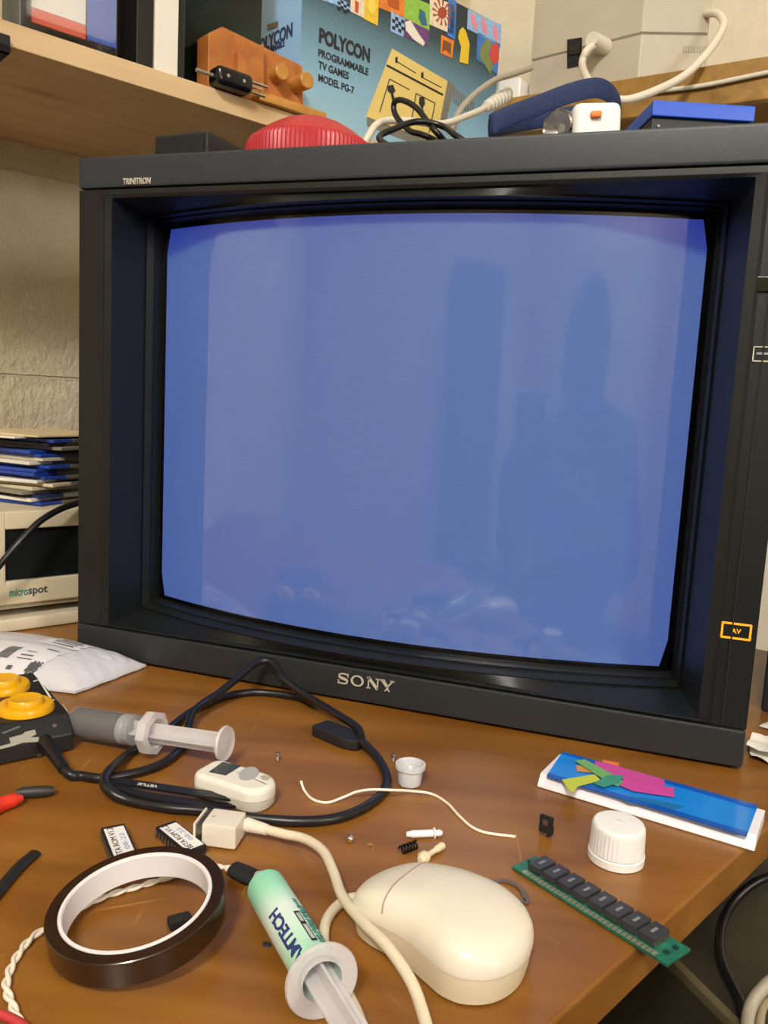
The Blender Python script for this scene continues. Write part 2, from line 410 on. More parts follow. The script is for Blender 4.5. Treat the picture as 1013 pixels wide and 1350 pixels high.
tc = nt.nodes.new('ShaderNodeTexCoord'); mp = nt.nodes.new('ShaderNodeMapping'); mp.inputs['Scale'].default_value = (60, 60, 1100)
nz_ = nt.nodes.new('ShaderNodeTexNoise'); nz_.inputs['Scale'].default_value = 1.0; nz_.inputs['Detail'].default_value = 3
rr = nt.nodes.new('ShaderNodeMapRange'); rr.inputs[1].default_value = 0.3; rr.inputs[2].default_value = 0.7; rr.inputs[3].default_value = 0.93; rr.inputs[4].default_value = 1.07
nt.links.new(tc.outputs['Object'], mp.inputs['Vector']); nt.links.new(mp.outputs['Vector'], nz_.inputs['Vector']); nt.links.new(nz_.outputs['Fac'], rr.inputs[0]); nt.links.new(rr.outputs[0], b.inputs['Emission Strength'])
part('screen', sheet(X0, X0 + SWD, Z0, Z0 + SHT, 0.0, 0.004), sm, tv, world=True, label='bright blue tube screen')
# bands and body
bm = new(); box(bm, (TW / 2, 0.045 - 0.0015, (ZT + TH) / 2), (TW + 0.0008, 0.09, TH - ZT), 0.0025); part('top_band', bm, BANDP, tv, world=True)
bm = new(); box(bm, (TW / 2, 0.045 - 0.0015, ZB / 2 + 0.001), (TW + 0.0008, 0.09, ZB - 0.002), 0.0025); part('bottom_band', bm, mat('charcoal_band_plastic', '#25282b', 0.45, bump=0.06, bscale=1500, var=0.05), tv, world=True)
bm = new(); box(bm, (TW / 2, 0.05, 0.001), (TW - 0.03, 0.07, 0.002)); box(bm, (TW / 2, 0.05, TH / 2), (TW - 0.004, 0.076, TH - 0.006), 0)
bm.free(); bm = new()
P0 = [(0.003, 0.088, 0.004), (TW - 0.003, 0.088, 0.004), (TW - 0.003, 0.088, TH - 0.004), (0.003, 0.088, TH - 0.004)]
P1 = [(0.006, 0.20, 0.0), (TW - 0.006, 0.20, 0.0), (TW - 0.006, 0.20, TH - 0.006), (0.006, 0.20, TH - 0.006)]
P2 = [(0.10, 0.40, 0.004), (TW - 0.10, 0.40, 0.004), (TW - 0.10, 0.40, TH - 0.11), (0.10, 0.40, TH - 0.11)]
R3 = [[bm.verts.new(p) for p in q] for q in (P0, P1, P2)]
for A, B in zip(R3, R3[1:]):
    for i in range(4): bm.faces.new((A[i], A[(i + 1) % 4], B[(i + 1) % 4], B[i]))
bm.faces.new(R3[0][::-1]); bm.faces.new(R3[2]); bmesh.ops.recalc_face_normals(bm, faces=bm.faces)
part('rear_cabinet', bm, MATTE, tv, world=True, smooth=False)
# maker's lettering, slab-serif capitals
def tvpt(x, y, yy=0.0): return onpl(x, y, (0, yy, 0), (0, 1, 0))
SILVER = mat('silver_lettering', '#d8d2c2', 0.35, metal=0.3)
a, b_ = tvpt(446, 896, -0.0022), tvpt(520, 903, -0.0022); cw = (b_ - a).length
MB = frame(V((a.x, -0.0021, (a.z + b_.z) / 2)), (1, 0, 0), (0, 0, 1))
LH = 0.0082; bm = new(); s = LH; z0, z1 = 0.0, 0.0007
def st(pts, wd, ox, sx=1.0): ribbon2(bm, [((ox + p[0] * sx) * s, (p[1] - 0.5) * s) for p in pts], [q * s for q in wd] if isinstance(wd, list) else wd * s, z0, z1, MB)
S = [(1.0, 0.72), (0.93, 0.87), (0.75, 0.94), (0.5, 0.95), (0.25, 0.92), (0.11, 0.82), (0.1, 0.68), (0.25, 0.57), (0.5, 0.51), (0.78, 0.45), (0.93, 0.34), (0.92, 0.18), (0.78, 0.08), (0.5, 0.05), (0.25, 0.06), (0.08, 0.13), (0.03, 0.28)]
st(S, [0.10, .10, .11, .11, .13, .17, .2, .22, .23, .22, .2, .17, .13, .11, .11, .10, .10], 0.0, 1.12)
st([(1.0, 0.64), (1.0, 1.0)], 0.09, 0.0, 1.12); st([(0.03, 0.0), (0.03, 0.37)], 0.09, 0.0, 1.12)
N_ = 28; ox = 2.15
for i in range(N_):
    t0, t1 = 2 * PI * i / N_, 2 * PI * (i + 1) / N_
    q = [(ox + 0.72 * math.cos(t0), 0.5 * math.sin(t0)), (ox + 0.72 * math.cos(t1), 0.5 * math.sin(t1)), (ox + 0.50 * math.cos(t1), 0.39 * math.sin(t1)), (ox + 0.50 * math.cos(t0), 0.39 * math.sin(t0))]
    prism(bm, [(x * s, y * s) for x, y in q], z0, z1, MB)
o3 = 3.2
st([(0.2, 0.0), (0.2, 1.0)], 0.13, o3); st([(1.2, 0.0), (1.2, 1.0)], 0.13, o3); st([(0.17, 1.0), (1.22, 0.02)], 0.27, o3)
for p in ((0.0, 0.42), (0.98, 1.42)): st([(p[0], 0.95), (p[1], 0.95)], 0.1, o3)
st([(0.0, 0.05), (0.42, 0.05)], 0.1, o3)
o4 = 4.75
st([(0.12, 0.97), (0.72, 0.40)], 0.27, o4); st([(1.28, 0.97), (0.76, 0.44)], 0.14, o4); st([(0.72, 0.0), (0.72, 0.46)], 0.25, o4)
for p, zz in (((-0.05, 0.45), 0.95), ((1.0, 1.45), 0.95), ((0.45, 1.0), 0.05)): st([(p[0], zz), (p[1], zz)], 0.1, o4)
kx = cw / (6.2 * s)
for v in bm.verts: v.co.x = a.x + (v.co.x - a.x) * kx
part('maker_lettering', bm, SILVER, tv, world=True, smooth=False, label='silver capital lettering')
c_ = tvpt(180, 238.5, -0.0022)
text('tube_badge', 'TRINITRON', frame(V((c_.x, -0.0018, c_.z)), (1, 0, 0), (0, 0, 1)), (tvpt(198, 238) - tvpt(162, 239)).length, 0.0046, SILVER, tv, ext=0.0004, bold=0.015, label='small silver lettering')
# amber input symbol and the right-hand controls
AMB = mat('amber_lit_symbol', '#e89b1c', 0.5, emit=0.75)
def outline(bm, c, hw, hh, t, y):
    for cx_, cz_, wx, wz in ((0, hh, hw, t), (0, -hh, hw, t), (-hw, 0, t, hh), (hw, 0, t, hh)):
        box(bm, (c.x + cx_, y, c.z + cz_), (2 * wx + (t if wx > wz else 0), 0.0006, 2 * wz + (0 if wx > wz else t)))
c_ = tvpt(971, 832); bm = new(); outline(bm, c_, 0.0082, 0.0046, 0.0006, -0.0003); part('input_symbol', bm, AMB, tv, world=True, smooth=False, label='glowing amber rectangle symbol')
text('input_lettering', 'AV', frame(V((c_.x, -0.0003, c_.z)), (1, 0, 0), (0, 0, 1)), 0.0056, 0.0030, AMB, tv, ext=0.0003, bold=0.02, label='glowing amber letters')
c_ = tvpt(1011, 467); bm = new(); outline(bm, c_, 0.0072, 0.0042, 0.00035, -0.0003); part('button_symbol', bm, SILVER, tv, world=True, smooth=False, label='pale grey printed rectangle')
bm = new(); box(bm, (c_.x, -0.0002, c_.z + 0.0003), (0.011, 0.0005, 0.0014)); part('button_symbol_bar', bm, mat('dull_print', '#8f9296', 0.5), tv, world=True, smooth=False)
c_ = tvpt(1012, 375); bm = new(); box(bm, (c_.x + 0.002, -0.0003, c_.z), (0.016, 0.002, 0.009), 0.0006); part('sensor_window', bm, mat('sensor_tint', '#1a2012', 0.15), tv, world=True)
bm = new(); xs_ = tvpt(982, 600).x + 0.004; box(bm, (xs_, -0.0001, (ZB + ZT) / 2), (0.0009, 0.0016, ZT - ZB - 0.004)); part('panel_seam', bm, MATTE, tv, world=True, smooth=False)
# ------------------------------------------------------------------ wall shelf
PINE = wood_mat('pale_pine', '#c5a57a', '#dbc096', 0.55, math.radians(-60), 2.5, 45.0, knots=True)
SH = thing('wall_shelf', 'pale pine board shelf on the left block wall above the television', 'shelf', wl(0.1) + V((0, 0, ZS)))
def un(u, n_, z): p = UD * u + ND * n_; return V((p.x, p.y, z))
MU = Matrix(((UD.x, ND.x, 0, 0), (UD.y, ND.y, 0, 0), (0, 0, -1, 0), (0, 0, 0, 1)))    # only used for boxes (symmetric)
def ubox(bm, u0, u1, n0, n1, z0, z1, bev=0.0):
    box(bm, ((u0 + u1) / 2, (n0 + n1) / 2, -(z0 + z1) / 2), (u1 - u0, n1 - n0, z1 - z0), bev, MU)
SN = -0.038
bm = new(); ubox(bm, -0.55, 0.50, WOFF + 0.001, SN, ZS, ZS + 0.018, 0.0012); part('board', bm, PINE, SH, world=True)
ub = at(8, 62, ZS - 0.004).dot(UD)
bm = new(); ubox(bm, ub - 0.016, ub + 0.004, WOFF + 0.002, SN + 0.006, ZS - 0.007, ZS - 0.0005, 0.001); ubox(bm, ub - 0.016, ub + 0.004, SN + 0.0015, SN + 0.006, ZS - 0.007, ZS + 0.006, 0.001)
part('bracket', bm, MATTE, SH, world=True)
ZP = ZS + 0.018
nn_ = ND
def shelfpl(x, y, off): return onpl(x, y, un(0, off, 0), ND)
# blister packs
DKCARD = mat('smoky_clear_tray', '#2c2b24', 0.35, var=0.5, vscale=40)
def ulab(x, y, off=SN): return shelfpl(x, y, off).dot(UD)
def blister(name_label, u0, u1, off, hh, cards):
    t = thing('blister_pack', name_label, 'packaging', un((u0 + u1) / 2, off - 0.02, ZP), group=None)
    bm = new(); ubox(bm, u0, u1, off - 0.045, off - 0.043, ZP, ZP + hh, 0.0005); part('backing_card', bm, DKCARD, t, world=True)
    bm = new(); ubox(bm, u0 + 0.006, u1 - 0.012, off - 0.041, off - 0.006, ZP + 0.010, ZP + hh - 0.008, 0.008); part('clear_bubble', bm, mat('clear_bubble_plastic', '#e8e8e6', 0.08, alpha=0.22), t, world=True)
    bm = new(); ubox(bm, u0, u0 + 0.0015, off - 0.044, off - 0.004, ZP, ZP + hh, 0.0004); ubox(bm, u0, u1, off - 0.044, off - 0.008, ZP, ZP + 0.0015, 0.0004); part('clear_tray_edge', bm, mat('clear_edge', '#8d8b80', 0.2, alpha=0.5), t, world=True)
    for nm, a0, a1, z0_, z1_, o_, mm in cards:
        bm = new(); ubox(bm, a0, a1, off - o_ - 0.002, off - o_, z0_, z1_, 0.0005); part(nm, bm, mm, t, world=True)
    return t
RED = mat('printed_red', '#d8553c', 0.5); BLU = mat('printed_blue', '#2d56b8', 0.4)
ua, ub2, uc, ud = ulab(28, 42), ulab(181, 90), ulab(114, 50, SN - 0.02), ulab(152, 60, SN - 0.02)
u40 = ulab(42, 20, SN - 0.02)
blister('clear blister pack holding a white red and blue card on the shelf', ua, ub2, SN - 0.001, 0.16,
        [('white_card', u40, uc, ZP + 0.024, ZP + 0.14, 0.020, PAPER), ('red_card_strip', u40, uc, ZP + 0.013, ZP + 0.024, 0.020, RED), ('blue_cartridge', uc, ud, ZP + 0.012, ZP + 0.14, 0.016, BLU)])
blister('clear blister pack cut off by the left edge of the photo', ua - 0.13, ua - 0.004, SN - 0.001, 0.15,
        [('red_card', ua - 0.10, ua - 0.02, ZP + 0.02, ZP + 0.12, 0.020, mat('mauve_print', '#8a5a62', 0.5, var=0.4, vscale=60))])
uA, uB, uC, uD_ = ulab(181, 85), ulab(205, 92), ulab(238, 104), ulab(330, 130, SN - 0.05)
bm = new(); ubox(bm, uA + .001, uB - .0005, SN - 0.15, SN - 0.004, ZP, ZP + 0.20, 0.001); solo('game_case', bm, mat('dark_case', '#14120f', 0.4), 'thin black case standing upright between blister pack and white box', 'case', origin=un((uA + uB) / 2, SN - 0.07, ZP))
bm = new(); ubox(bm, uB + 0.0005, uC - .001, SN - 0.14, SN - 0.003, ZP, ZP + 0.20, 0.001); solo('white_box', bm, mat('white_carton', '#e2ddd2', 0.6, var=0.04), 'narrow white carton standing upright on the shelf', 'box', origin=un((uB + uC) / 2, SN - 0.07, ZP))
# framed dark picture
t = thing('picture_frame', 'dark framed glossy picture standing behind the wooden toy', 'picture', un((uC + uD_) / 2, SN - 0.05, ZP))
bm = new(); ubox(bm, uC + 0.0005, uC + 0.010, SN - 0.06, SN - 0.012, ZP, ZP + 0.2, 0.001); ubox(bm, uC + 0.010, uD_ + 0.012, SN - 0.06, SN - 0.052, ZP, ZP + 0.2, 0.001); part('frame', bm, mat('dark_frame', '#26282a', 0.3), t, world=True)
bm = new(); ubox(bm, uC + 0.0105, uD_ + 0.010, SN - 0.0519, SN - 0.0505, ZP + 0.004, ZP + 0.198); part('glossy_panel', bm, mat('dark_green_print', '#16231f', 0.12, var=0.8, vscale=25), t, world=True)
# wooden toy engine
TOYW = wood_mat('orange_toy_wood', '#a8622a', '#c98242', 0.4, 0.3, 8, 60)
TOYL = wood_mat('light_toy_wood', '#c08438', '#d9a052', 0.4, 0.3, 8, 60)
tn = -0.042
def tp(x, y, n_=tn): return shelfpl(x, y, n_)
ty = thing('wooden_toy', 'small orange wooden toy with round knobs on the shelf edge', 'toy', un(tp(345, 120).dot(UD), tn - 0.02, ZP))
MT = Matrix(((UD.x, 0, ND.x, 0), (UD.y, 0, ND.y, 0), (0, 1, 0, 0), (0, 0, 0, 1)))     # local (u, z, n)
def prof(pix, n_): return [(tp(x, y, n_).dot(UD), tp(x, y, n_).z) for x, y in pix]
bm = new(); pp = prof([(283, 100), (284, 38), (303, 29), (409, 82), (411, 136)], tn); pp[0] = (pp[0][0], ZP + 0.0005); pp[-1] = (pp[-1][0], ZP + 0.0005)
prism(bm, pp, tn - 0.034, tn - 0.012, MT, bev=0.0015); part('body', bm, TOYW, ty, world=True)
bm = new(); pp = prof([(318, 120), (317, 66), (352, 56), (352, 130)], tn + 0.0); pp[0] = (pp[0][0], ZP + 0.0005); pp[-1] = (pp[-1][0], ZP + 0.0005)
prism(bm, pp, tn - 0.0121, tn - 0.004, MT, bev=0.001); part('block', bm, TOYW, ty, world=True)
bm = new(); q0, q1 = tp(335, 130).dot(UD), tp(424, 150).dot(UD); ubox(bm, q0, q1, tn - 0.035, tn + 0.010, ZP + 0.0003, ZP + 0.009, 0.002); part('base', bm, TOYL, ty, world=True)
for (x, y, rr_, ln) in ((372, 95, 0.0075, 0.014), (400, 108, 0.0078, 0.020)):
    c_ = tp(x, y, tn); bm = new(); lathe(bm, [(0, 0), (rr_, 0), (rr_, ln - 0.001), (rr_ - 0.001, ln), (0, ln)], frame(c_ - ND * 0.0125, None, z=ND), 28); part('knob', bm, TOYL, ty, world=True)
# mains plug adapter
pc = tp(306, 114, -0.036); pl_ = thing('plug_adapter', 'black plug with three bright metal pins lying beside the wooden toy', 'plug', V((pc.x, pc.y, ZP)))
pa_, pb_ = tp(280, 112, -0.034), tp(328, 116, -0.034); pz = ZP + 0.0085
pa_.z = pb_.z = pz; dx_ = (pb_ - pa_).normalized()
bm = new(); box(bm, (0, 0, 0), ((pb_ - pa_).length, 0.020, 0.0165), 0.005, frame((pa_ + pb_) / 2, dx_, dx_.cross(V((0, 0, -1)))), 3); part('body', bm, mat('glossy_black_plastic', '#18171c', 0.15), pl_, world=True)
for dy, dz in ((0.006, 0.003), (-0.004, 0.003), (0.002, -0.004)):
    bm = new(); q = pb_ + dx_.cross(V((0, 0, 1))) * dy + V((0, 0, dz)); tube(bm, [q - dx_ * 0.002, q + dx_ * 0.016], 0.0014, 10, smooth=False); part('pin', bm, CHROME, pl_, world=True)
bm = new(); tube(bm, [pa_ - dx_ * 0.016, pa_ + dx_ * .001], 0.0016, 10, smooth=False); part('cord_stub', bm, mat('grey_cord', '#8a8578', 0.5), pl_, world=True)
for x, y in ((290, 108), (314, 109)):
    q = pa_ + dx_ * (0.010 if x < 300 else 0.026) + ND * 0.0098; bm = new(); lathe(bm, [(0, 0), (0.0018, 0), (0.0016, 0.0006), (0, 0.0007)], frame(q, None, z=ND), 16); part('screw', bm, CHROME, pl_, world=True)

# ------------------------------------------------------------------ printed game box
PO = shelfpl(397, 60, -0.079); pu0, pn0 = PO.dot(UD), -0.079
BL = shelfpl(658, 66, -0.079).dot(UD) - pu0; BHT = shelfpl(661, 33, -0.079).z - ZP
gb = thing('game_console_box', 'blue printed game carton with large black lettering on the shelf', 'box', un(pu0 + BL / 2, pn0 - 0.1, ZP))
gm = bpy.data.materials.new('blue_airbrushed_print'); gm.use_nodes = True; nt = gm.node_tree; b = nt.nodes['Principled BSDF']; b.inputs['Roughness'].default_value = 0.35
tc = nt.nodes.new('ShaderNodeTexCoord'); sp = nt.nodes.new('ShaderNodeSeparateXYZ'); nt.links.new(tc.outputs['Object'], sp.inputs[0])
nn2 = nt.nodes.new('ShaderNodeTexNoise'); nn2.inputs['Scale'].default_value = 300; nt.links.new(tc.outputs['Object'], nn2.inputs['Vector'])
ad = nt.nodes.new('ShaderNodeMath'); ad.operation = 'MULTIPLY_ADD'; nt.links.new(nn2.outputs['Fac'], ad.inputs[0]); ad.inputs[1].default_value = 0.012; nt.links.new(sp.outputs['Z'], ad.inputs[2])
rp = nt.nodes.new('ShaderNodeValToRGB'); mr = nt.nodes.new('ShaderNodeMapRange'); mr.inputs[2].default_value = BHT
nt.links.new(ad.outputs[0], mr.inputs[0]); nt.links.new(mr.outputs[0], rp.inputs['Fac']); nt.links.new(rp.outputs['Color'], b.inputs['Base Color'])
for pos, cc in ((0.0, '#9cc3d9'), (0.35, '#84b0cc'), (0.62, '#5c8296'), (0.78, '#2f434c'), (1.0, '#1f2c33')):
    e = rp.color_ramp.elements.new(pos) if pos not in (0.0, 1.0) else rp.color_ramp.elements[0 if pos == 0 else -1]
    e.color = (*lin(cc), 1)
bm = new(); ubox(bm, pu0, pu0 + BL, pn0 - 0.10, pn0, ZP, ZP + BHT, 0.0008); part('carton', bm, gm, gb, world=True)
bm = new(); ubox(bm, pu0 - 0.0006, pu0 - 0.0001, pn0 - 0.099, pn0 - 0.001, ZP + 0.001, ZP + BHT - 0.04, 0); part('end_panel', bm, mat('pale_blue_print', '#8fbdf0', 0.35), gb, world=True, label='plain light blue end panel')
bm = new(); ubox(bm, pu0 - 0.0006, pu0 - 0.0001, pn0 - 0.099, pn0 - 0.001, ZP + BHT - 0.04, ZP + BHT - .001, 0); part('end_picture', bm, mat('brown_print', '#b49a72', 0.4, var=0.7, vscale=90), gb, world=True)
GP = (un(pu0, pn0 + 0.0002, 0), ND)
def gface(x, y): return onpl(x, y, *GP)
def gtext(nm, s_, l, r_, hpx, m_, bold=0.02):
    a_, b2 = gface(*l), gface(*r_); mid = (a_ + b2) / 2
    text(nm, s_, frame(V((mid.x, mid.y, mid.z)), UD, (0, 0, 1)), (b2 - a_).length, hpx, m_, gb, ext=0.0003, bold=bold)
# the text lines run along the carton: both ends at one height
def gline(nm, s_, x0_, x1_, yl, hgt, bold):
    a_ = gface(x0_, yl); z_ = a_.z; u0_ = a_.dot(UD); u1_ = gface(x1_, yl + (x1_ - x0_) * 0.38).dot(UD)
    text(nm, s_, frame(un((u0_ + u1_) / 2, pn0 + 0.0002, z_), UD, (0, 0, 1)), u1_ - u0_, hgt, INK, gb, ext=0.0003, bold=bold)
gline('carton_title', 'POLYCON', 421, 488, 46, 0.0150, 0.045)
gline('carton_lettering', 'PROGRAMMABLE', 420, 486, 69, 0.0075, 0.02)
gline('carton_lettering', 'TV GAMES', 420, 460, 85, 0.0075, 0.02)
gline('carton_lettering', 'MODEL PG-7', 420, 467, 102, 0.0075, 0.02)
Me = frame(un(pu0 - 0.0008, pn0 - 0.050, onpl(366, 47, un(pu0, 0, 0), UD).z), -ND, (0, 0, 1))
yy0 = onpl(382, 45, un(pu0 - 0.0008, 0, 0), UD); yy1 = onpl(340, 58, un(pu0 - 0.0008, 0, 0), UD)
Me = frame((yy0 + yy1) / 2, ND, (0, 0, 1))
text('end_lettering', 'POLYCON', Me, (yy0 - yy1).length * 1.15, 0.014, mat('navy_ink', '#1c2e55', 0.6), gb, ext=0.0003, bold=0.03)
q = onpl(356, 66, un(pu0 - 0.0008, 0, 0), UD); text('end_lettering', 'PROGRAMMABLE', frame(q, ND, (0, 0, 1)), 0.055, 0.007, MATS['navy_ink'], gb, ext=0.0003, bold=0.02)
bm = new(); quad_on(bm, [(352, 33), (367, 28), (367, 36), (353, 40)], un(pu0 - 0.0008, 0, 0), -UD); part('end_sticker', bm, mat('brown_sticker', '#6a614c', 0.5), gb, world=True, smooth=False)
# picture strip: flat printed panels
cols = {'a': '#e9c23a', 'b': '#e2812f', 'c': '#8fc04a', 'd': '#3f78c9', 'e': '#e9d9c0', 'f': '#6b3f7d', 'g': '#c9463a', 'h': '#93b9e8'}
def pic(nm, pix, key, t=0.0003):
    bm = new(); quad_on(bm, pix, *GP, t=t); return part(nm, bm, mat('print_' + key, cols[key], 0.4, var=0.15, vscale=200) if key in cols else key, gb, world=True, smooth=False)
for pix, k in (([(424, -14), (442, -6), (463, 7), (461, 15), (442, 6), (424, 0)], 'h'), ([(463, -10), (481, -2), (480, 24), (462, 15)], 'e'), ([(481, -14), (500, -6), (498, 34), (480, 25)], 'a'),
               ([(501, -20), (534, -6), (533, 24), (500, 10)], 'b'), ([(534, -8), (567, 6), (566, 40), (533, 24)], 'c'), ([(567, -8), (600, 8), (598, 46), (566, 32)], 'e'), ([(591, -4), (602, 2), (600, 53), (590, 47)], 'd'),
               ([(516, 15), (534, 24), (532, 49), (515, 41)], 'h'), ([(534, 24), (566, 40), (564, 61), (550, 56), (533, 48)], 'f'), ([(582, 46), (599, 54), (596, 77), (581, 70)], 'b'),
               ([(617, 12), (661, 33), (660, 64), (640, 50), (616, 38)], 'h'), ([(630, 42), (659, 58), (656, 98), (628, 78)], 'd')):
    pic('picture_panel', pix, k)
def chk(x0, y0, sx_, sy_, sl, n=4):
    bm = new()
    for i in range(n):
        for j in range(n):
            if (i + j) % 2: x, y = x0 + i * sx_, y0 + j * sy_ + i * sx_ * sl; quad_on(bm, [(x, y), (x + sx_, y + sx_ * sl), (x + sx_, y + sy_ + sx_ * sl), (x, y + sy_)], *GP, t=0.0005)
    part('checkered_flag', bm, INK, gb, world=True, smooth=False)
chk(517, 20, 4, 4.6, 0.45); chk(445, -2, 4, 3.6, 0.5)
bm = new()
for i in range(12):
    t0 = 2 * PI * i / 12; t1 = t0 + 0.22; cx_, cy_ = 583, 17
    quad_on(bm, [(cx_ + 4 * math.cos(t0), cy_ + 5 * math.sin(t0)), (cx_ + 13 * math.cos(t0), cy_ + 17 * math.sin(t0) + 4 * math.cos(t0)), (cx_ + 13 * math.cos(t1), cy_ + 17 * math.sin(t1) + 4 * math.cos(t1))], *GP, t=0.0005)
quad_on(bm, [(583 + 6 * math.cos(k), 17 + 8 * math.sin(k)) for k in [2 * PI * i / 14 for i in range(14)]], *GP, t=0.0005)
part('sunburst_print', bm, mat('sunburst_red', '#a8482a', 0.4), gb, world=True, smooth=False)
for nm, pix, cc in (('shoe_print', [(534, 29), (541, 27), (552, 45), (560, 56), (558, 61), (545, 52), (535, 40)], '#e9e4da'), ('player_print', [(606, 40), (610, 36), (614, 41), (619, 58), (617, 85), (606, 82), (608, 62), (604, 50)], '#e6c32c'),
                    ('flower_print', [(634, 62), (642, 50), (648, 58), (644, 72), (650, 88), (646, 98), (638, 84), (632, 76)], '#7d8a4a'), ('runner_print', [(620, 18), (624, 17), (630, 36), (627, 40), (621, 30)], '#e58fa0'), ('runner_print', [(634, 25), (638, 24), (643, 43), (640, 46), (635, 37)], '#e58fa0'),
                    ('runner_print', [(650, 34), (654, 34), (657, 48), (655, 56), (650, 46)], '#e58fa0'), ('jumper_print', [(648, 60), (656, 56), (658, 78), (652, 86), (645, 76)], '#d4483c'), ('horse_print', [(584, 52), (595, 58), (594, 72), (588, 66), (583, 68)], '#7a4a22'),
                    ('racket_print', [(486, -4), (493, -2), (495, 14), (490, 20), (485, 12)], '#f0d562'), ('athlete_print', [(553, 12), (560, 16), (563, 34), (556, 33), (552, 24)], '#2f6a8a'), ('player_print', [(468, 0), (473, 4), (472, 18), (468, 15)], '#c9503a'), ('crowd_print', [(510, -8), (526, 0), (526, 14), (512, 8)], '#b5551f')):
    bm = new(); quad_on(bm, pix, *GP, t=0.0006); part(nm, bm, mat(nm + cc, cc, 0.4), gb, world=True, smooth=False)
YEL = mat('printed_console_yellow', '#e0c878', 0.4); YEL2 = mat('printed_console_grey', '#77776f', 0.45)
pic('console_picture', [(517, 64), (590, 107), (576, 190), (482, 155)], YEL, 0.0004)
pic('console_picture_side', [(590, 107), (600, 112), (585, 172), (580, 160)], YEL2, 0.0004)
pic('console_picture_edge', [(484, 154), (577, 190), (576, 200), (484, 166)], YEL2, 0.0004)
bm = new()
for pix in ([(510, 85), (584, 124), (583.4, 126.5), (509.4, 87.5)], [(522, 80), (548, 96), (547.8, 97), (521.8, 81)], [(557, 102), (582, 115), (581.8, 116), (556.8, 103)],
            [(514, 104), (540, 118), (539.8, 119), (513.8, 105)], [(514, 104), (501, 148), (500, 147.5), (513, 104)], [(549, 123), (574, 136), (573.8, 137), (548.8, 124)], [(549, 123), (542, 165), (541, 165), (548, 123)], [(574, 136), (566, 175), (565, 175), (573, 136)],
            [(521, 76), (524, 75), (524, 83), (521, 83)], [(555, 96), (558, 95), (558, 103), (555, 103)], [(511, 113), (518, 112), (521, 120), (518, 124), (522, 134), (517, 134), (515, 124), (511, 120)], [(553, 128), (559, 128), (560, 137), (557, 143), (560, 150), (552, 152), (555, 142), (552, 136)]):
    quad_on(bm, pix, *GP, t=0.0008)
part('console_picture_controls', bm, INK, gb, world=True, smooth=False)
bm = new()
for i in range(9): quad_on(bm, [(600 + i * 3, 116 + i * 2.2), (601.5 + i * 3, 116.8 + i * 2.2), (599 + i * 3, 135 + i * 2.2), (597.5 + i * 3, 134 + i * 2.2)], *GP, t=0.0005)
part('grille_print', bm, YEL2, gb, world=True, smooth=False)
# ------------------------------------------------------------------ on top of the television
ZTV = TH
def rbox(name, label, cat, c, size, rz, m, bev=0.002, group=None):
    bm = new(); box(bm, (0, 0, size[2] / 2), size, bev)
    o = solo(name, bm, m, label, cat, group); o.location = c; o.rotation_euler = (0, 0, rz); return o
p0, p1 = onpl(206, 190, (0, 0.016, 0), (0, 1, 0)), onpl(283, 190, (0, 0.016, 0), (0, 1, 0))
hb = onpl(240, 173, (0, 0.016, 0), (0, 1, 0)).z - ZTV
bb = thing('switch_box', 'small flat black box on the left end of the television top', 'box', ((p0.x + p1.x) / 2, 0.062, ZTV))
bm = new(); box(bm, (0, 0, hb / 2), (p1.x - p0.x, 0.090, hb), 0.0025, Matrix.Rotation(math.radians(-6), 4, 'Z')); part('case', bm, mat('dark_grey_box', '#252628', 0.5), bb)
bm = new(); box(bm, (0, -0.0455, hb / 2), (p1.x - p0.x - 0.006, 0.002, hb - 0.005), 0.0006, Matrix.Rotation(math.radians(-6), 4, 'Z')); part('front_panel', bm, MATTE, bb)
# red plastic lid with a ribbed rim
zt_ = onpl(411, 157, (0, 0.055, 0), (0, 1, 0)).z - ZTV
xl, xr = onpl(338, 188, (0, 0.055, 0), (0, 1, 0)).x, onpl(486, 188, (0, 0.055, 0), (0, 1, 0)).x
rl = thing('plastic_lid', 'red domed plastic lid with a finely ribbed edge on the television top', 'lid', ((xl + xr) / 2, 0.055, ZTV)); rr_ = (xr - xl) / 2 * 1.04
REDP = mat('red_plastic', '#b32a34', 0.4)
bm = new(); n_ = 180; lathe(bm, [(0, zt_), (rr_ * 0.18, zt_ * 0.99), (rr_ * 0.34, zt_ * 0.94), (rr_ * 0.52, zt_ * 0.85), (rr_ * 0.72, zt_ * 0.70), (rr_ * 0.90, zt_ * 0.52), (rr_ * 0.95, zt_ * 0.47)], None, n_); part('dome', bm, REDP, rl)
bm = new(); lathe(bm, [(rr_ * 0.95, zt_ * 0.47), (rr_, zt_ * 0.36), (rr_, 0.0), (rr_ * 0.9, 0.0)], None, n_)
for v in bm.verts:
    a_ = math.atan2(v.co.y, v.co.x); k = 1 + 0.008 * (1 if round(a_ / (2 * PI) * n_) % 2 else -1); v.co.x *= k; v.co.y *= k
part('ribbed_rim', bm, REDP, rl)
# headlamp
hl = thing('headlamp', 'white headlamp with a navy elastic strap lying on the television top', 'headlamp', (0.37, 0.05, ZTV))
NAVY = mat('navy_elastic_strap', '#1d2f5c', 0.7, bump=0.3, bscale=900, var=0.1)
sp_ = [dep(646, 166, .556), dep(668, 154, .552), dep(712, 138, .549), dep(755, 122, .547), dep(788, 116, .550), dep(808, 126, .562), dep(817, 142, .585), dep(812, 156, .61), dep(770, 150, .64), dep(700, 160, .64), dep(655, 168, .59)]
bm = new(); tube(bm, sp_, 0.001, 12, 8, closed=True, flat=(0.9, 6.2), up=(0, -0.25, 1))
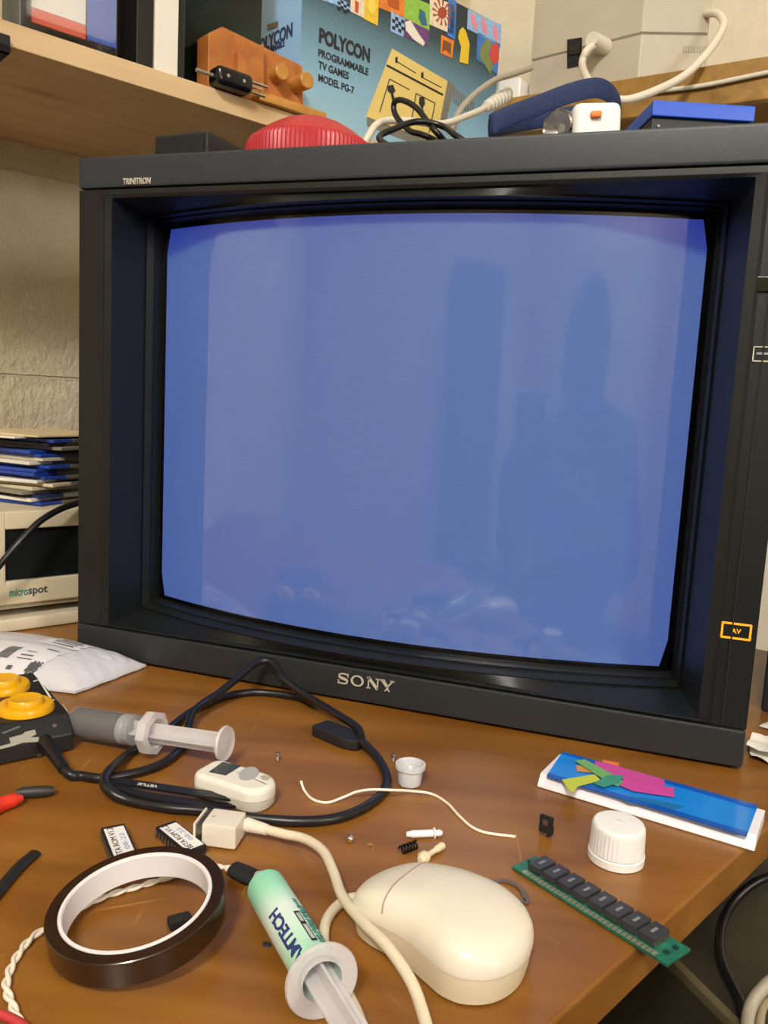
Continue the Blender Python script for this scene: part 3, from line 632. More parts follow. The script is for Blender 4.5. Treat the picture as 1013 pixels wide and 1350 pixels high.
# band stands on edge
part('strap', bm, NAVY, hl, world=True)
bm = new(); q = at(768, 151, ZTV + 0.0125) + V((0.005, 0.026, 0.0)); box(bm, (0, 0, 0), (0.031, 0.026, 0.023), 0.005, frame(q, (0.95, 0.3, 0.06), (0, 0, 1)), 3); lbody = part('lamp_body', bm, WHITEP, hl, world=True)
bm = new(); q2 = at(727, 158, ZTV + 0.0120) + V((0.003, 0.016, 0.0)); ax = V((-0.42, -0.90, -0.15)).normalized(); lathe(bm, [(0, -0.006), (0.011, -0.006), (0.0115, 0.002), (0.0105, 0.003), (0.0095, 0.0015), (0.006, -0.003), (0.003, -0.005), (0.0028, -0.003), (0, -0.0028)], frame(q2, None, z=ax), 32); part('reflector', bm, mat('smoky_chrome', '#8f8d90', 0.12, metal=1.0), hl, world=True)
bm = new(); lathe(bm, [(0.0104, 0.0028), (0.008, 0.0045), (0, 0.006)], frame(q2, None, z=ax), 32); part('lens', bm, mat('clear_lens', '#ffffff', 0.05, alpha=0.1), hl, world=True)
bm = new(); qb_ = dep(768, 148, .575) ; box(bm, (0, 0, 0), (0.007, 0.004, 0.005), 0.0012, frame(q + V((0.002, -0.0125, 0.004)), (0.95, 0.3, 0.06), (0, 0, 1))); part('button', bm, mat('orange_button', '#f08432', 0.5), lbody, world=True)
# blue topped drive
bd = thing('portable_drive', 'black and bright blue slab box on the right end of the television top', 'box', dep(900, 160, .62))
A_ = dep(862, 131, .585)
dxx = V((math.sin(math.radians(70)), math.cos(math.radians(70)), 0)); bx_ = onpl(998, 137, A_, V((-dxx.y, dxx.x, 0)))
ln_ = (bx_ - A_).length; dyy = V((-dxx.y, dxx.x, 0)); hz = A_.z - (ZTV)
MD = frame(V((A_.x, A_.y, ZTV)), dxx, dyy)
bl_h = 20 * .59 / F
bm = new(); box(bm, (ln_ / 2, 0.045, hz - bl_h / 2), (ln_, 0.09, bl_h), 0.0012, MD); part('blue_lid', bm, mat('bright_blue_plastic', '#1f58d6', 0.4), bd, world=True)
bm = new(); box(bm, (ln_ / 2, 0.046, (hz - bl_h) / 2), (ln_ - 0.002, 0.086, hz - bl_h - 0.0002), 0.001, MD); part('black_base', bm, mat('satin_black', '#1c1d20', 0.5), bd, world=True)
bm = new(); q = MD @ V((0.006, 0.0026, hz - bl_h - 0.006)); lathe(bm, [(0.0012, 0), (0.001, 0.0008), (0, 0.001)], frame(q, None, z=-dyy), 12); part('indicator', bm, mat('pale_dot', '#9c9a90', 0.5), bd, world=True)
# cables on the television top
def cable(name, pts, r, m, label, cat='cable', per=10, n=10):
    bm = new(); tube(bm, pts, r, n, per); return solo(name, bm, m, label, cat, origin=pts[0])
cable('black_cable', [V((0.245, 0.03, ZTV + .003)), dep(500, 182, .60), dep(520, 170, .61), dep(552, 160, .62), dep(585, 167, .62), dep(606, 182, .60), V((0.315, 0.08, ZTV + .003)), V((0.36, 0.16, ZTV + .003)), V((0.33, 0.20, ZTV + .003)),
      V((0.29, 0.15, ZTV + .004)), dep(583, 182, .62), dep(566, 163, .63), dep(549, 142, .64), dep(530, 132, .65), dep(520, 136, .66), dep(522, 152, .66), dep(540, 172, .65), dep(570, 183, .64), V((0.31, 0.11, ZTV + .003))], 0.0023, BLACK,
      'loose loops of black cable on the television top in front of the carton')
WC = mat('white_cable', '#d9d2c4', 0.45)
cable('white_cable', [dep(478, 195, .66), dep(487, 178, .66), dep(496, 165, .67), dep(512, 159, .68), dep(545, 160, .70), dep(585, 163, .73), dep(620, 151, .78), dep(640, 142, .82), dep(652, 134, .86)], 0.0030, WC, 'white cable arching across the carton to the white power strip')
cable('grey_cable', [dep(596, 175, .76), dep(604, 150, .78), dep(622, 128, .80), dep(650, 107, .84), dep(676, 98, .88), dep(700, 90, .93)], 0.0030, mat('grey_cable', '#a39c8e', 0.5), 'grey cable curving up beside the right end of the carton')

# ------------------------------------------------------------------ back shelf and power supply
GOLD = wood_mat('golden_brown_wood', '#8a6424', '#b58c45', 0.4, SH2A, 3, 40)
def e2(a_, b_, z): p = S2P + E2 * a_ + B2 * b_; return V((p.x, p.y, z))
s2 = thing('back_shelf', 'golden brown wooden shelf on the back wall under the power supply', 'shelf', e2(0.2, 0.1, ZS2))
ME = Matrix(((E2.x, B2.x, 0, S2P.x), (E2.y, B2.y, 0, S2P.y), (0, 0, 1, 0), (0, 0, 0, 1)))
bm = new(); box(bm, (0.33, 0.104, ZS2 - 0.010), (1.02, 0.204, 0.02), 0.001, ME); part('board', bm, GOLD, s2, world=True)
bm = new(); box(bm, (0.33, -0.004, ZS2 - 0.022), (1.02, 0.012, 0.044), 0.003, ME); part('front_lip', bm, GOLD, s2, world=True)
ps = thing('power_supply', 'large beige angular power supply box with a black rocker switch', 'power supply', S2P + B2 * 0.07)
PB = mat('warm_grey_plastic', '#bcb3a1', 0.45, var=0.04)
dl, dr_ = math.radians(111), math.radians(76); DL = V((math.sin(dl), math.cos(dl), 0)); DR = V((math.sin(dr_), math.cos(dr_), 0))
Mp = S2P + B2 * 0.014; NL = V((DL.y, -DL.x, 0)); NR = V((DR.y, -DR.x, 0))
Ap = onpl(700, 80, Mp, NL); Rp = onpl(933, 60, Mp, NR)
hps = onpl(702, 29, Ap, NL).z - ZS2
poly = [Ap, Mp, Rp, Rp + B2 * 0.075 - DR * 0.025, Mp + B2 * 0.16, Ap + B2 * 0.10]
hs = onpl(836, 46, Mp, NL).z
def psz(z0, z1, nm, m=PB, k=1.0):
    bm = new(); cx_ = sum((p for p in poly), V()) / len(poly); prism(bm, [((p.x - cx_.x) * k + cx_.x, (p.y - cx_.y) * k + cx_.y) for p in poly], z0, z1, None, bev=0.002 if k == 1 else 0); return part(nm, bm, m, ps, world=True)
psz(ZS2 + 0.0005, hs - 0.0008, 'lower_shell'); psz(hs + 0.0008, hs + 0.095, 'upper_shell'); psz(hs - 0.002, hs + 0.002, 'seam', mat('seam_shadow_grey', '#7d7668', 0.7), 0.985)
bm = new(); quad_on(bm, [(749, 53), (768, 50), (767, 86), (749, 90)], Mp - NL * 0.0, NL, t=0.002); part('rocker_switch', bm, MATTE, ps, world=True, smooth=False)
bm = new(); quad_on(bm, [(751, 60), (766, 58), (765.5, 71), (751, 73)], Mp + NL * 0.002, NL, t=0.0015); part('switch_paddle', bm, mat('switch_black', '#0b0b0c', 0.2), ps, world=True, smooth=False)
bm = new()
for i in range(10): quad_on(bm, [(901 + i * 3.6, 61), (902.6 + i * 3.6, 61), (902.6 + i * 3.6, 69), (901 + i * 3.6, 69)], Mp, NR, t=0.0012)
part('vent_ribs', bm, mat('rib_grey', '#b3aa97', 0.5), ps, world=True, smooth=False)
qp = onpl(798, 62, Mp, NL)
bm = new(); tube(bm, [qp - NL * 0.001, qp + NL * 0.012, dep(783, 60, (qp + NL * 0.02 - CAM).dot(_f)), dep(773, 68, (qp + NL * 0.026 - CAM).dot(_f)), dep(768, 85, (qp + NL * 0.028 - CAM).dot(_f)), dep(776, 106, .885), dep(790, 120, .872), dep(806, 129, .868), dep(830, 131, .866), dep(868, 118, .868), dep(905, 98, .874), dep(936, 66, .884), dep(953, 38, .90), dep(953, 26, .91), dep(945, 18, .92), dep(931, 18, (onpl(931, 18, Mp, NR) - CAM).dot(_f))], 0.0042, 12, 8)
part('cord', bm, CREAM, ps, world=True, label='thick white cord looping in front')
bm = new(); tube(bm, [qp, qp + NL * 0.026 - V((0.004, 0, 0))], [0.0095, 0.0085], 20, smooth=False); part('plug', bm, CREAM, ps, world=True, label='white moulded plug')
pst = thing('power_strip', 'white power strip with a ribbed cable boot left of the power supply', 'power strip', e2(-0.17, 0.03, ZS2))
bm = new(); box(bm, (-0.188, 0.035, ZS2 + 0.016), (0.085, 0.045, 0.031), 0.004, ME); part('body', bm, WHITEP, pst, world=True)
bm = new(); q0 = dep(668, 124, .90); q1 = dep(640, 142, .82); tube(bm, [q0, q1], [0.0075, 0.0045], 14, smooth=False); part('cable_boot', bm, WC, pst, world=True)
bm = new()
for i in range(6): t0 = 0.15 + i * 0.14; q = q0.lerp(q1, t0); lathe(bm, [(0, -0.0008), (0.0085 - 0.003 * t0, -0.0008), (0.0085 - 0.003 * t0, 0.0008), (0, 0.0008)], frame(q, None, z=(q1 - q0)), 14)
part('boot_ribs', bm, WHITEP, pst, world=True)
cable('white_cable', [e2(0.02, -0.013, ZS2 - 0.020), e2(0.08, -0.0135, ZS2 - 0.022), e2(0.16, -0.013, ZS2 - 0.018), e2(0.24, -0.0135, ZS2 - 0.020), e2(0.40, -0.013, ZS2 - 0.018)], 0.0026, WC, 'thin white cable running along the front of the golden brown shelf')

# ------------------------------------------------------------------ left: instrument, disks
DN = at(50, 828).dot(ND)
def devp(x, y, off=0.0): return onpl(x, y, un(0, DN + off, 0), ND)
bm = new(); ubox(bm, -0.14, 0.118, DN - 0.145, DN + 0.003, 0.0003, 0.0125, 0.003)
solo('external_drive', bm, mat('off_white_plastic', '#d6ccb6', 0.45, var=0.05), 'flat off-white slab on the desk beneath the beige instrument', 'computer drive', origin=un(0, DN - 0.07, 0))
mi = thing('display_instrument', 'beige instrument with a dark screen under the stack of disks', 'instrument', un(0, DN - 0.07, 0.013))
MIB = mat('instrument_beige', '#d5c9ae', 0.45, var=0.04)
zs0, zs1 = devp(50, 763).z, devp(40, 697).z; us0 = devp(8, 735).dot(UD)
bm = new()
prism(bm, [(-0.14, 0.024), (0.118, 0.024), (0.118, 0.108), (-0.14, 0.108)], DN - 0.14, DN - 0.006, MT, bev=0.003)
ubox(bm, -0.14, us0, DN - 0.0062, DN, 0.024, 0.108, 0.002); ubox(bm, us0 - .001, 0.118, DN - 0.0062, DN, zs1, 0.108, 0.002); ubox(bm, us0 - .001, 0.118, DN - 0.0062, DN, 0.024, zs0, 0.002)
part('case', bm, MIB, mi, world=True)
bm = new(); ubox(bm, us0, 0.117, DN - 0.0055, DN - 0.0045, zs0, zs1, 0); part('screen', bm, mat('dark_display', '#15191b', 0.25, var=0.3), mi, world=True, label='dark glossy display')
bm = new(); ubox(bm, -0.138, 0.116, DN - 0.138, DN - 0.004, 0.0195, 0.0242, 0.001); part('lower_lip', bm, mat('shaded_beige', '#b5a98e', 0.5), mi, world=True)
for uu in (-0.11, 0.09):
    for dn_ in (0.02, 0.12):
        bm = new(); lathe(bm, [(0, 0.0127), (0.007, 0.0127), (0.008, 0.0196), (0, 0.0196)], Matrix.Translation(un(uu, DN - dn_, 0)), 20); part('foot', bm, BLACK, mi, world=True)
l0, l1 = devp(12, 783), devp(63, 779); lz = devp(38, 779).z
l0u, lmid, l1u = l0.dot(UD), devp(37, 780).dot(UD), l1.dot(UD)
text('lettering', 'micro', frame(un((l0u + lmid) / 2, DN + 0.0002, lz), UD, (0, 0, 1)), (lmid - l0u) * 0.97, 0.0072, mat('teal_print', '#2f8f84', 0.5), mi, bold=0.02, label='teal printed letters')
text('lettering', 'spot', frame(un((lmid + l1u) / 2, DN + 0.0002, lz - 0.001), UD, (0, 0, 1)), (l1u - lmid) * 0.97, 0.0085, mat('dark_teal_print', '#3c4a4c', 0.5), mi, bold=0.02, label='dark grey printed letters')
# floppy disks
Pc = onpl(47, 630, un(0, DN - 0.022, 0), ND); aw = V((Pc.x - CAM.x, Pc.y - CAM.y, 0)).normalized()
fc0 = Pc + aw * 0.0655; fc0.z = 0.0; base_rz = math.atan2(aw.y, aw.x) - PI / 4
SHUT = mat('brushed_shutter', '#9a968c', 0.35, metal=0.7)
fcol = {'blue': ('#2346a8', 0.4), 'black': ('#1b1c20', 0.45), 'cream': ('#d8cdb0', 0.5), 'white': ('#e6e2d8', 0.5), 'grey': ('#8b8679', 0.5), 'navy': ('#182a5c', 0.45)}
stack = ['blue', 'white', 'navy', 'grey', 'cream', 'cream', 'white', 'blue', 'blue', 'blue', 'blue', 'white', 'cream', 'blue', 'blue', 'grey', 'black', 'blue']
place = ['lowest of the stack', 'second from the bottom of the stack', 'third from the bottom of the stack', 'fourth from the bottom of the stack', 'fifth from the bottom, lower of two cream ones', 'sixth from the bottom, upper of two cream ones', 'white one below the run of four blue ones',
         'lowest of the run of four blue ones', 'second in the run of four blue ones', 'third in the run of four blue ones', 'topmost of the run of four blue ones', 'white one resting on the run of four blue ones', 'cream one above the run of four blue ones', 'lower of two blue ones above the cream disk', 'upper of two blue ones above the cream disk',
         'grey one third from the top of the stack', 'black one second from the top of the disks', 'topmost disk, just under the cream card']
sh_me = None; zf = 0.1085
for i, (k, pl) in enumerate(zip(stack, place)):
    jit = 0.010 * math.sin(i * 2.4) + random.uniform(-0.003, 0.003)
    shift = aw * random.uniform(-0.002, 0.002) + V((-aw.y, aw.x, 0)) * (jit * 0.8) + (V((0.008, 0.010, 0)) * (0.35 * max(0, i - 6) / 6))
    t = thing('floppy_disk', f'{k} plastic floppy disk, {pl}', 'floppy disk', fc0 + shift + V((0, 0, zf)), base_rz + random.uniform(-0.13, 0.13), group='floppy disks stacked on the beige instrument')
    bm = new(); box(bm, (0, 0, 0.00155), (0.090, 0.094, 0.0031), 0.0006); box(bm, (0, 0.032, 0.0031), (0.07, 0.02, 0.0002)); part('shell', bm, mat('disk_' + k, fcol[k][0], fcol[k][1]), t)
    if sh_me is None:
        bm = new(); box(bm, (0.004, -0.0345, 0.00158), (0.046, 0.0265, 0.0033), 0.0003); o = part('shutter', bm, SHUT, t); sh_me = o.data
    else:
        o = bpy.data.objects.new('shutter', sh_me); COL.objects.link(o); o.parent = t; MX[o] = MX[t].copy()
    zf += 0.0034
for nm, lb, k, dz, sh_ in (('index_card', 'white card lying on the stack of disks under the cream card', 'white', 0.0, V((-0.02, -0.012, 0))), ('index_card', 'cream card lying topmost on the stack of floppy disks', 'cream', 0.0018, V((0.004, 0.006, 0)))):
    bm = new(); box(bm, (0, 0, 0.0008), (0.105, 0.10, 0.0015), 0.0002); o = solo(nm, bm, mat('card_' + k, '#ece6d6' if k == 'white' else '#e3cfa4', 0.7), lb, 'card')
    o.location = fc0 + V((0, 0, zf + dz)) + sh_; o.rotation_euler = (0, 0, base_rz + (0.1 if k == 'white' else -0.05))
cable('black_cable', [devp(112, 660, 0.008), devp(100, 664, 0.010), devp(78, 672, 0.016), devp(52, 688, 0.022), devp(28, 712, 0.026), devp(8, 735, 0.026), devp(-12, 757, 0.024), devp(-40, 772, 0.02)], 0.0029, BLACK, 'black cable drooping across the front of the beige instrument')

# ------------------------------------------------------------------ desk: mailing bag
MAILER = mat('white_mailing_bag', '#d2d1d8', 0.3, bump=0.08, bscale=70, var=0.02)
bag = thing('mailing_bag', 'white plastic mailing bag with a printed postage label by the television corner', 'parcel', (-0.03, -0.04, 0))
bm = new(); NU, NV = 40, 24; c00, c10, c11, c01 = at(-100, 925), at(99, 917), at(193, 876, 0.003), at(6, 846, 0.004)
c00 = V((-0.115, -0.098, 0)); c01 = V((-0.088, -0.004, 0)); c11.z = 0; c11.y = min(c11.y, -0.004); rowsT, rowsB = [], []
def bagpt(i, j, top):
    s_, t_ = i / NU, j / NV
    p = (c00 * (1 - s_) + c10 * s_) * (1 - t_) + (c01 * (1 - s_) + c11 * s_) * t_
    e = (1 - abs(2 * s_ - 1) ** 3.0) * (1 - abs(2 * t_ - 1) ** 2.6)
    wr = 0.0006 * math.sin(9 * s_ + 5 * t_) + 0.0022 * max(0, s_ - 0.72) / 0.28 * (abs(math.sin(19 * t_ + 26 * s_)) + abs(math.sin(31 * t_ - 17 * s_)) - 0.9) + 0.0005 * abs(math.sin(24 * t_ + 8 * s_))
    rim = 0.0009 * math.sin(11 * s_ + 9 * t_) * (1 - min(1, e * 4))
    z = (0.0025 + 0.0185 * max(0, e) ** 0.6 + wr * min(1, e * 3) + abs(rim)) if top else (0.0008 + abs(rim) * 0.6)
    return V((p.x, p.y, max(z, 0.0006)))
for top, rows in ((True, rowsT), (False, rowsB)):
    for j in range(NV + 1): rows.append([bm.verts.new(bagpt(i, j, top)) for i in range(NU + 1)])
for j in range(NV):
    for i in range(NU):
        bm.faces.new((rowsT[j][i], rowsT[j][i + 1], rowsT[j + 1][i + 1], rowsT[j + 1][i])); bm.faces.new((rowsB[j][i], rowsB[j + 1][i], rowsB[j + 1][i + 1], rowsB[j][i + 1]))
for i in range(NU):
    bm.faces.new((rowsB[0][i], rowsB[0][i + 1], rowsT[0][i + 1], rowsT[0][i])); bm.faces.new((rowsT[NV][i], rowsT[NV][i + 1], rowsB[NV][i + 1], rowsB[NV][i]))
for j in range(NV):
    bm.faces.new((rowsT[j][0], rowsT[j + 1][0], rowsB[j + 1][0], rowsB[j][0])); bm.faces.new((rowsB[j][NU], rowsB[j + 1][NU], rowsT[j + 1][NU], rowsT[j][NU]))
part('bag', bm, MAILER, bag, world=True)
def bagxy(s_, t_, dz=0.0006):
    i, j = s_ * NU, t_ * NV; p = bagpt(i, j, True); p.z += dz; return p
def bagpatch(nm, s0, s1, t0, t1, m, dz, nu=10):
    b = new(); g_ = [[b.verts.new(bagxy(s0 + (s1 - s0) * i / nu, t0 + (t1 - t0) * j / nu, dz)) for i in range(nu + 1)] for j in range(nu + 1)]
    for j in range(nu):
        for i in range(nu): b.faces.new((g_[j][i], g_[j][i + 1], g_[j + 1][i + 1], g_[j + 1][i]))
    return part(nm, b, m, bag, world=True)
bagpatch('postage_label', 0.42, 0.80, -0.02 + 0.04, 0.42, mat('label_paper', '#dcdbe0', 0.5), 0.0006); bagpatch('address_label', 0.60, 0.80, 0.48, 0.78, MATS['label_paper'], 0.0007)
lmk = []
for i in range(9): lmk.append((0.560 + i * 0.007, 0.5632 + i * 0.007, 0.14, 0.32))
def bagmarks(nm, L, m, dz=0.0011):
    b = new()
    for s0, s1, t0, t1 in L:
        for k in range(4):
            ta, tb = t0 + (t1 - t0) * k / 4, t0 + (t1 - t0) * (k + 1) / 4
            b.faces.new([b.verts.new(bagxy(*q, dz)) for q in ((s0, ta), (s1, ta), (s1, tb), (s0, tb))])
    return part(nm, b, m, bag, world=True, smooth=False)
GREYINK = mat('grey_ink', '#55575c', 0.6)
bagmarks('label_barcode', lmk, INK)
bagmarks('label_printing', [(0.64, 0.76, 0.71, 0.73), (0.635, 0.775, 0.655, 0.675), (0.65, 0.77, 0.60, 0.62), (0.66, 0.77, 0.545, 0.565), (0.72, 0.78, 0.36, 0.375), (0.66, 0.72, 0.20, 0.215), (0.66, 0.73, 0.16, 0.172), (0.655, 0.68, 0.05, 0.08), (0.66, 0.71, 0.27, 0.28)], GREYINK)
b = new()
for k in range(4):
    pts_ = [bagxy(0.745 + 0.05 * q / 14, 0.05 + k * 0.028 + 0.02 * math.sin(q * 1.3 + k), 0.0012) for q in range(15)]; tube(b, pts_, 0.0005, 6, 2)
part('postmark', b, GREYINK, bag, world=True)
bagpatch('stamp_print', 0.752, 0.776, 0.07, 0.13, GREYINK, 0.0012, 4)

# ------------------------------------------------------------------ desk: joystick
C0 = at(96, 990); ja = V((math.cos(math.radians(236)), math.sin(math.radians(236)), 0)); jb = V((ja.y, -ja.x, 0))
if jb.x > 0: jb = -jb
js = thing('joystick', 'worn black joystick box with two big yellow buttons', 'joystick', C0 + ja * 0.05 + jb * 0.05)
z1 = onpl(96, 967, C0, V((-ja.y, ja.x, 0))).z; z2 = 0.0210
tb = at(84, 940, z2); bofs = (tb - C0).dot(jb)
JM = Matrix(((jb.x, 0, ja.x, C0.x), (jb.y, 0, ja.y, C0.y), (0, 1, 0, 0), (0, 0, 0, 1)))
JBK = mat('scuffed_black_paint', '#18181a', 0.42, bump=0.1, bscale=500, var=0.15)
bm = new(); prism(bm, [(0, 0.0005), (0.0, z1), (bofs, z2), (0.092, z2 + 0.001), (0.092, 0.0005)], -0.0005, 0.16, JM, bev=0.0012); part('case', bm, JBK, js, world=True)
YB = mat('yellow_button_plastic', '#e8ac10', 0.3)
for (x, y, nm) in ((34, 930, 'button'), (4, 903, 'button')):
    c_ = at(x, y, z2 + 0.003); r1 = 0.0165
    bm = new(); lathe(bm, [(0, 0), (r1, 0), (r1 * 1.0, 0.002), (r1 * 0.94, 0.0042), (r1 * 0.80, 0.0052), (r1 * 0.66, 0.0047), (r1 * 0.64, 0.004), (r1 * 0.62, 0.0064), (r1 * 0.56, 0.0078), (r1 * 0.48, 0.0074), (0, 0.0062)], Matrix.Translation((c_.x, c_.y, z2 + 0.0003)), 48)
    part(nm, bm, YB, js, world=True, label='glossy yellow push button')
WORN = mat('bare_scuffed_metal', '#9b978d', 0.5)
sl_n = (JM.to_3x3() @ V((-(z2 - z1), bofs, 0))).normalized(); sl_o = JM @ V((0, z1, 0))
def jsq(pix, m, nm, n_=None, o_=None):
    bm = new(); quad_on(bm, pix, (o_ or sl_o) + (n_ or sl_n) * 0.0001, n_ or sl_n, t=0.0002); part(nm, bm, m, js, world=True, smooth=False)
jsq([(12, 973), (30, 968), (33, 965), (46, 962), (48, 968), (40, 972), (58, 972), (54, 978), (30, 979), (16, 984), (0, 988), (0, 984), (14, 980)], WORN, 'paint_scuff')
jsq([(2, 966), (25, 957), (27, 959), (4, 968)], GREYINK, 'paint_scratch')
topo = JM @ V((bofs, z2, 0)); topn = (JM.to_3x3() @ V((-0.001, 0.092 - bofs, 0))).normalized()
for pix in ([(50, 896), (52, 896), (68, 920), (66, 921)], [(44, 898), (50, 896), (50.5, 897), (44, 899)], [(68, 923), (72, 922), (71, 924), (69, 925)], [(82, 927), (88, 936), (90, 940), (86, 934)]):
    jsq(pix, PAPER, 'printed_line', topn, topo)
cp = [at(68, 990, 0.009)]
jx = V((-ja.y, ja.x, 0));
if jx.x < 0: jx = -jx
cs = C0 + ja * ((at(70, 990, 0.010) - C0).dot(ja)); cs.z = 0.009
rB = 0.0027
c1 = [cs - jx * 0.004, cs + jx * 0.006, at(88, 1018, .005), at(108, 1023, rB), at(140, 1026, rB), at(190, 1016, rB), at(222, 1002, rB), at(243, 981, rB), at(247, 962, .0050), at(254, 940, .0085), at(270, 926, .0098), at(287, 915, .012), at(311, 896, .018), at(331, 879, .023), at(347, 871, .0255), at(362, 876, .024), at(374, 895, .018), at(396, 912, .0125), at(425, 930, .0095), at(448, 944, .0095), at(464, 954, .0088), at(473, 962, .0085), at(476, 972, .0085)]
bm = new(); tube(bm, c1, rB, 12, 8); part('cord', bm, BLACK, js, world=True)
bm = new(); tube(bm, [cs - jx * 0.001, cs + jx * 0.006, at(84, 1014, .0058)], [0.0046, 0.0042, 0.0031], 16, 8); part('strain_relief', bm, BLACK, js, world=True)
for k, (x, y) in enumerate(((72, 957), (52, 996))):
    n_ = sl_n if k == 0 else jx; q = onpl(x, y, sl_o if k == 0 else C0, n_); bm = new(); lathe(bm, [(0, -0.0005), (0.0016, -0.0005), (0.0013, 0.0006), (0, 0.0007)], frame(q, None, z=n_), 12); part('screw', bm, mat('dull_steel', '#8c8880', 0.3, metal=0.9), js, world=True)

# extension cable loop with its moulded connector
ec = thing('extension_cable', 'black cable looping round the tweezers with a chunky black moulded connector', 'cable', at(450, 968))
c2 = [at(416, 930, .0040), at(403, 922, rB), at(367, 915, rB), at(331, 913, rB), at(298, 918, rB), at(272, 929, rB), at(250, 940, rB), at(224, 960, rB), at(196, 980, rB), at(170, 994, rB), at(148, 1012, .0075), at(137, 1029, .0082), at(146, 1044, .0060), at(172, 1056, rB), at(220, 1065, rB), at(269, 1069, rB), at(331, 1078, rB), at(393, 1083, rB), at(442, 1079, rB), at(478, 1066, rB), at(504, 1046, rB), at(510, 1025, rB), at(500, 1002, .0032), at(486, 986, .0045), at(477, 978, .0055)]
bm = new(); tube(bm, c2, rB, 12, 8); part('cord', bm, BLACK, ec, world=True)
k0, k1 = at(421, 958, .004), at(476, 981, .004); kd = (k1 - k0).normalized(); kp = V((-kd.y, kd.x, 0)); km = (k0 + k1) / 2; kl = (k1 - k0).length / 2
bm = new(); prism(bm, [(-kl, -0.0068), (-kl + 0.002, -0.0082), (kl * 0.55, -0.0082), (kl, -0.0045), (kl, 0.0045), (kl * 0.55, 0.0082), (-kl + 0.002, 0.0082), (-kl, 0.0068)], 0.0004, 0.0072, frame((km.x, km.y, 0), kd, kp), bev=0.0011); part('connector', bm, mat('connector_black', '#1f1f21', 0.5), ec, world=True)

# ------------------------------------------------------------------ desk: paste syringe
def syringe(t, T, E, r, parts): pass
T, E = at(97, 951, 0.0112), at(297, 980, 0.0180)
sx_ = (E - T).normalized(); SM_ = frame(T, None, z=sx_); SL = (E - T).length
sy = thing('paste_syringe', 'large clear syringe of dark grey paste lying by the joystick', 'syringe', V((T.x, T.y, 0)))
PASTE = mat('dark_grey_paste', '#423d3b', 0.45, var=0.06)
def along(x, y): return (at(x, y, 0.0150) - T).dot(sx_)
sB, sF = along(158, 960), along(205, 966); r_s = 0.0098
bm = new(); lathe(bm, [(0.002, -0.010), (0.0028, -0.002), (0.005, 0.0), (r_s, 0.002), (r_s, sF)], SM_, 40); part('barrel', bm, mat('clear_barrel', '#dcdce2', 0.12, alpha=0.13), sy, world=True)
bm = new(); lathe(bm, [(0, 0.0012), (r_s * 0.93, 0.003), (r_s * 0.94, sB), (0, sB)], SM_, 36); part('paste', bm, PASTE, sy, world=True)
bm = new(); lathe(bm, [(0, sB + 0.0003), (r_s * 0.93, sB + 0.0003), (r_s * 0.93, sB + 0.003), (r_s * .85, sB + .0042), (r_s * .93, sB + .0055), (r_s * 0.93, sB + 0.0085), (0, sB + 0.0085)], SM_, 36); part('seal', bm, mat('grey_seal', '#8f9092', 0.4), sy, world=True)
FR = mat('milky_plastic', '#e6e4e8', 0.3, alpha=0.55)
def oblong(r1, r2, n=40): return [(r1 * max(-0.8, min(0.8, math.cos(2 * PI * i / n))) * 1.0, r2 * math.sin(2 * PI * i / n)) for i in range(n)]
bm = new(); lathe(bm, [(0.0100, sF - 0.006), (0.0128, sF - .005), (0.0132, sF - 0.002), (0.0132, sF + 0.001), (0.0100, sF + .0016), (0.0092, sF + .0016), (0.0092, sF - .006), (0.0100, sF - 0.006)], SM_, 8); part('flange', bm, FR, sy, world=True)
bm = new(); box(bm, (0, 0, (sB + SL) / 2 + .003), (0.0125, 0.0015, SL - sB - 0.008), 0.0004, SM_); box(bm, (0, 0, (sB + SL) / 2 + .003), (0.0015, 0.0125, SL - sB - 0.008), 0.0004, SM_); part('plunger_rod', bm, FR, sy, world=True)
bm = new(); lathe(bm, [(0, SL - 0.0015), (0.0098, SL - 0.0015), (0.0102, SL - 0.0005), (0.0098, SL + 0.0008), (0.0085, SL + 0.0004), (0.003, SL + 0.0008), (0, SL + 0.001)], SM_, 36); part('thumb_rest', bm, FR, sy, world=True)

# ------------------------------------------------------------------ desk: flux syringe
T, E = at(343, 1158, 0.0086), at(424, 1292, 0.0141)
gx = (E - T).normalized(); GM = frame(T, None, z=gx); GL = (E - T).length; rg = 0.0083
fs = thing('flux_syringe', 'syringe with a mint green printed label beside the tape roll', 'syringe', V((T.x, T.y, 0)))
bm = new(); lathe(bm, [(0.0006, -0.0035), (0.0020, -0.003), (0.0021, 0.0005), (0.0045, 0.002), (0.0052, 0.0055), (rg * 0.9, 0.0075), (rg, 0.009)], GM, 36); part('nozzle', bm, FR, fs, world=True)
lab = bpy.data.materials.new('mint_label'); lab.use_nodes = True; nt = lab.node_tree; b = nt.nodes['Principled BSDF']; b.inputs['Roughness'].default_value = 0.3
tc = nt.nodes.new('ShaderNodeTexCoord'); vm = nt.nodes.new('ShaderNodeVectorMath'); vm.operation = 'DOT_PRODUCT'; nt.links.new(tc.outputs['Object'], vm.inputs[0]); vm.inputs[1].default_value = gx
mr = nt.nodes.new('ShaderNodeMapRange'); mr.inputs[1].default_value = 0.008; mr.inputs[2].default_value = GL; nt.links.new(vm.outputs['Value'], mr.inputs[0])
rp = nt.nodes.new('ShaderNodeValToRGB'); nt.links.new(mr.outputs[0], rp.inputs['Fac']); nt.links.new(rp.outputs['Color'], b.inputs['Base Color'])
for pos, cc in ((0.0, '#86d9b4'), (0.22, '#a5e6c9'), (0.45, '#e2f2ee'), (0.62, '#d5f0e4'), (1.0, '#9be2c2')):
    e = rp.color_ramp.elements.new(pos) if pos not in (0.0, 1.0) else rp.color_ramp.elements[0 if pos == 0 else -1]; e.color = (*lin(cc), 1)
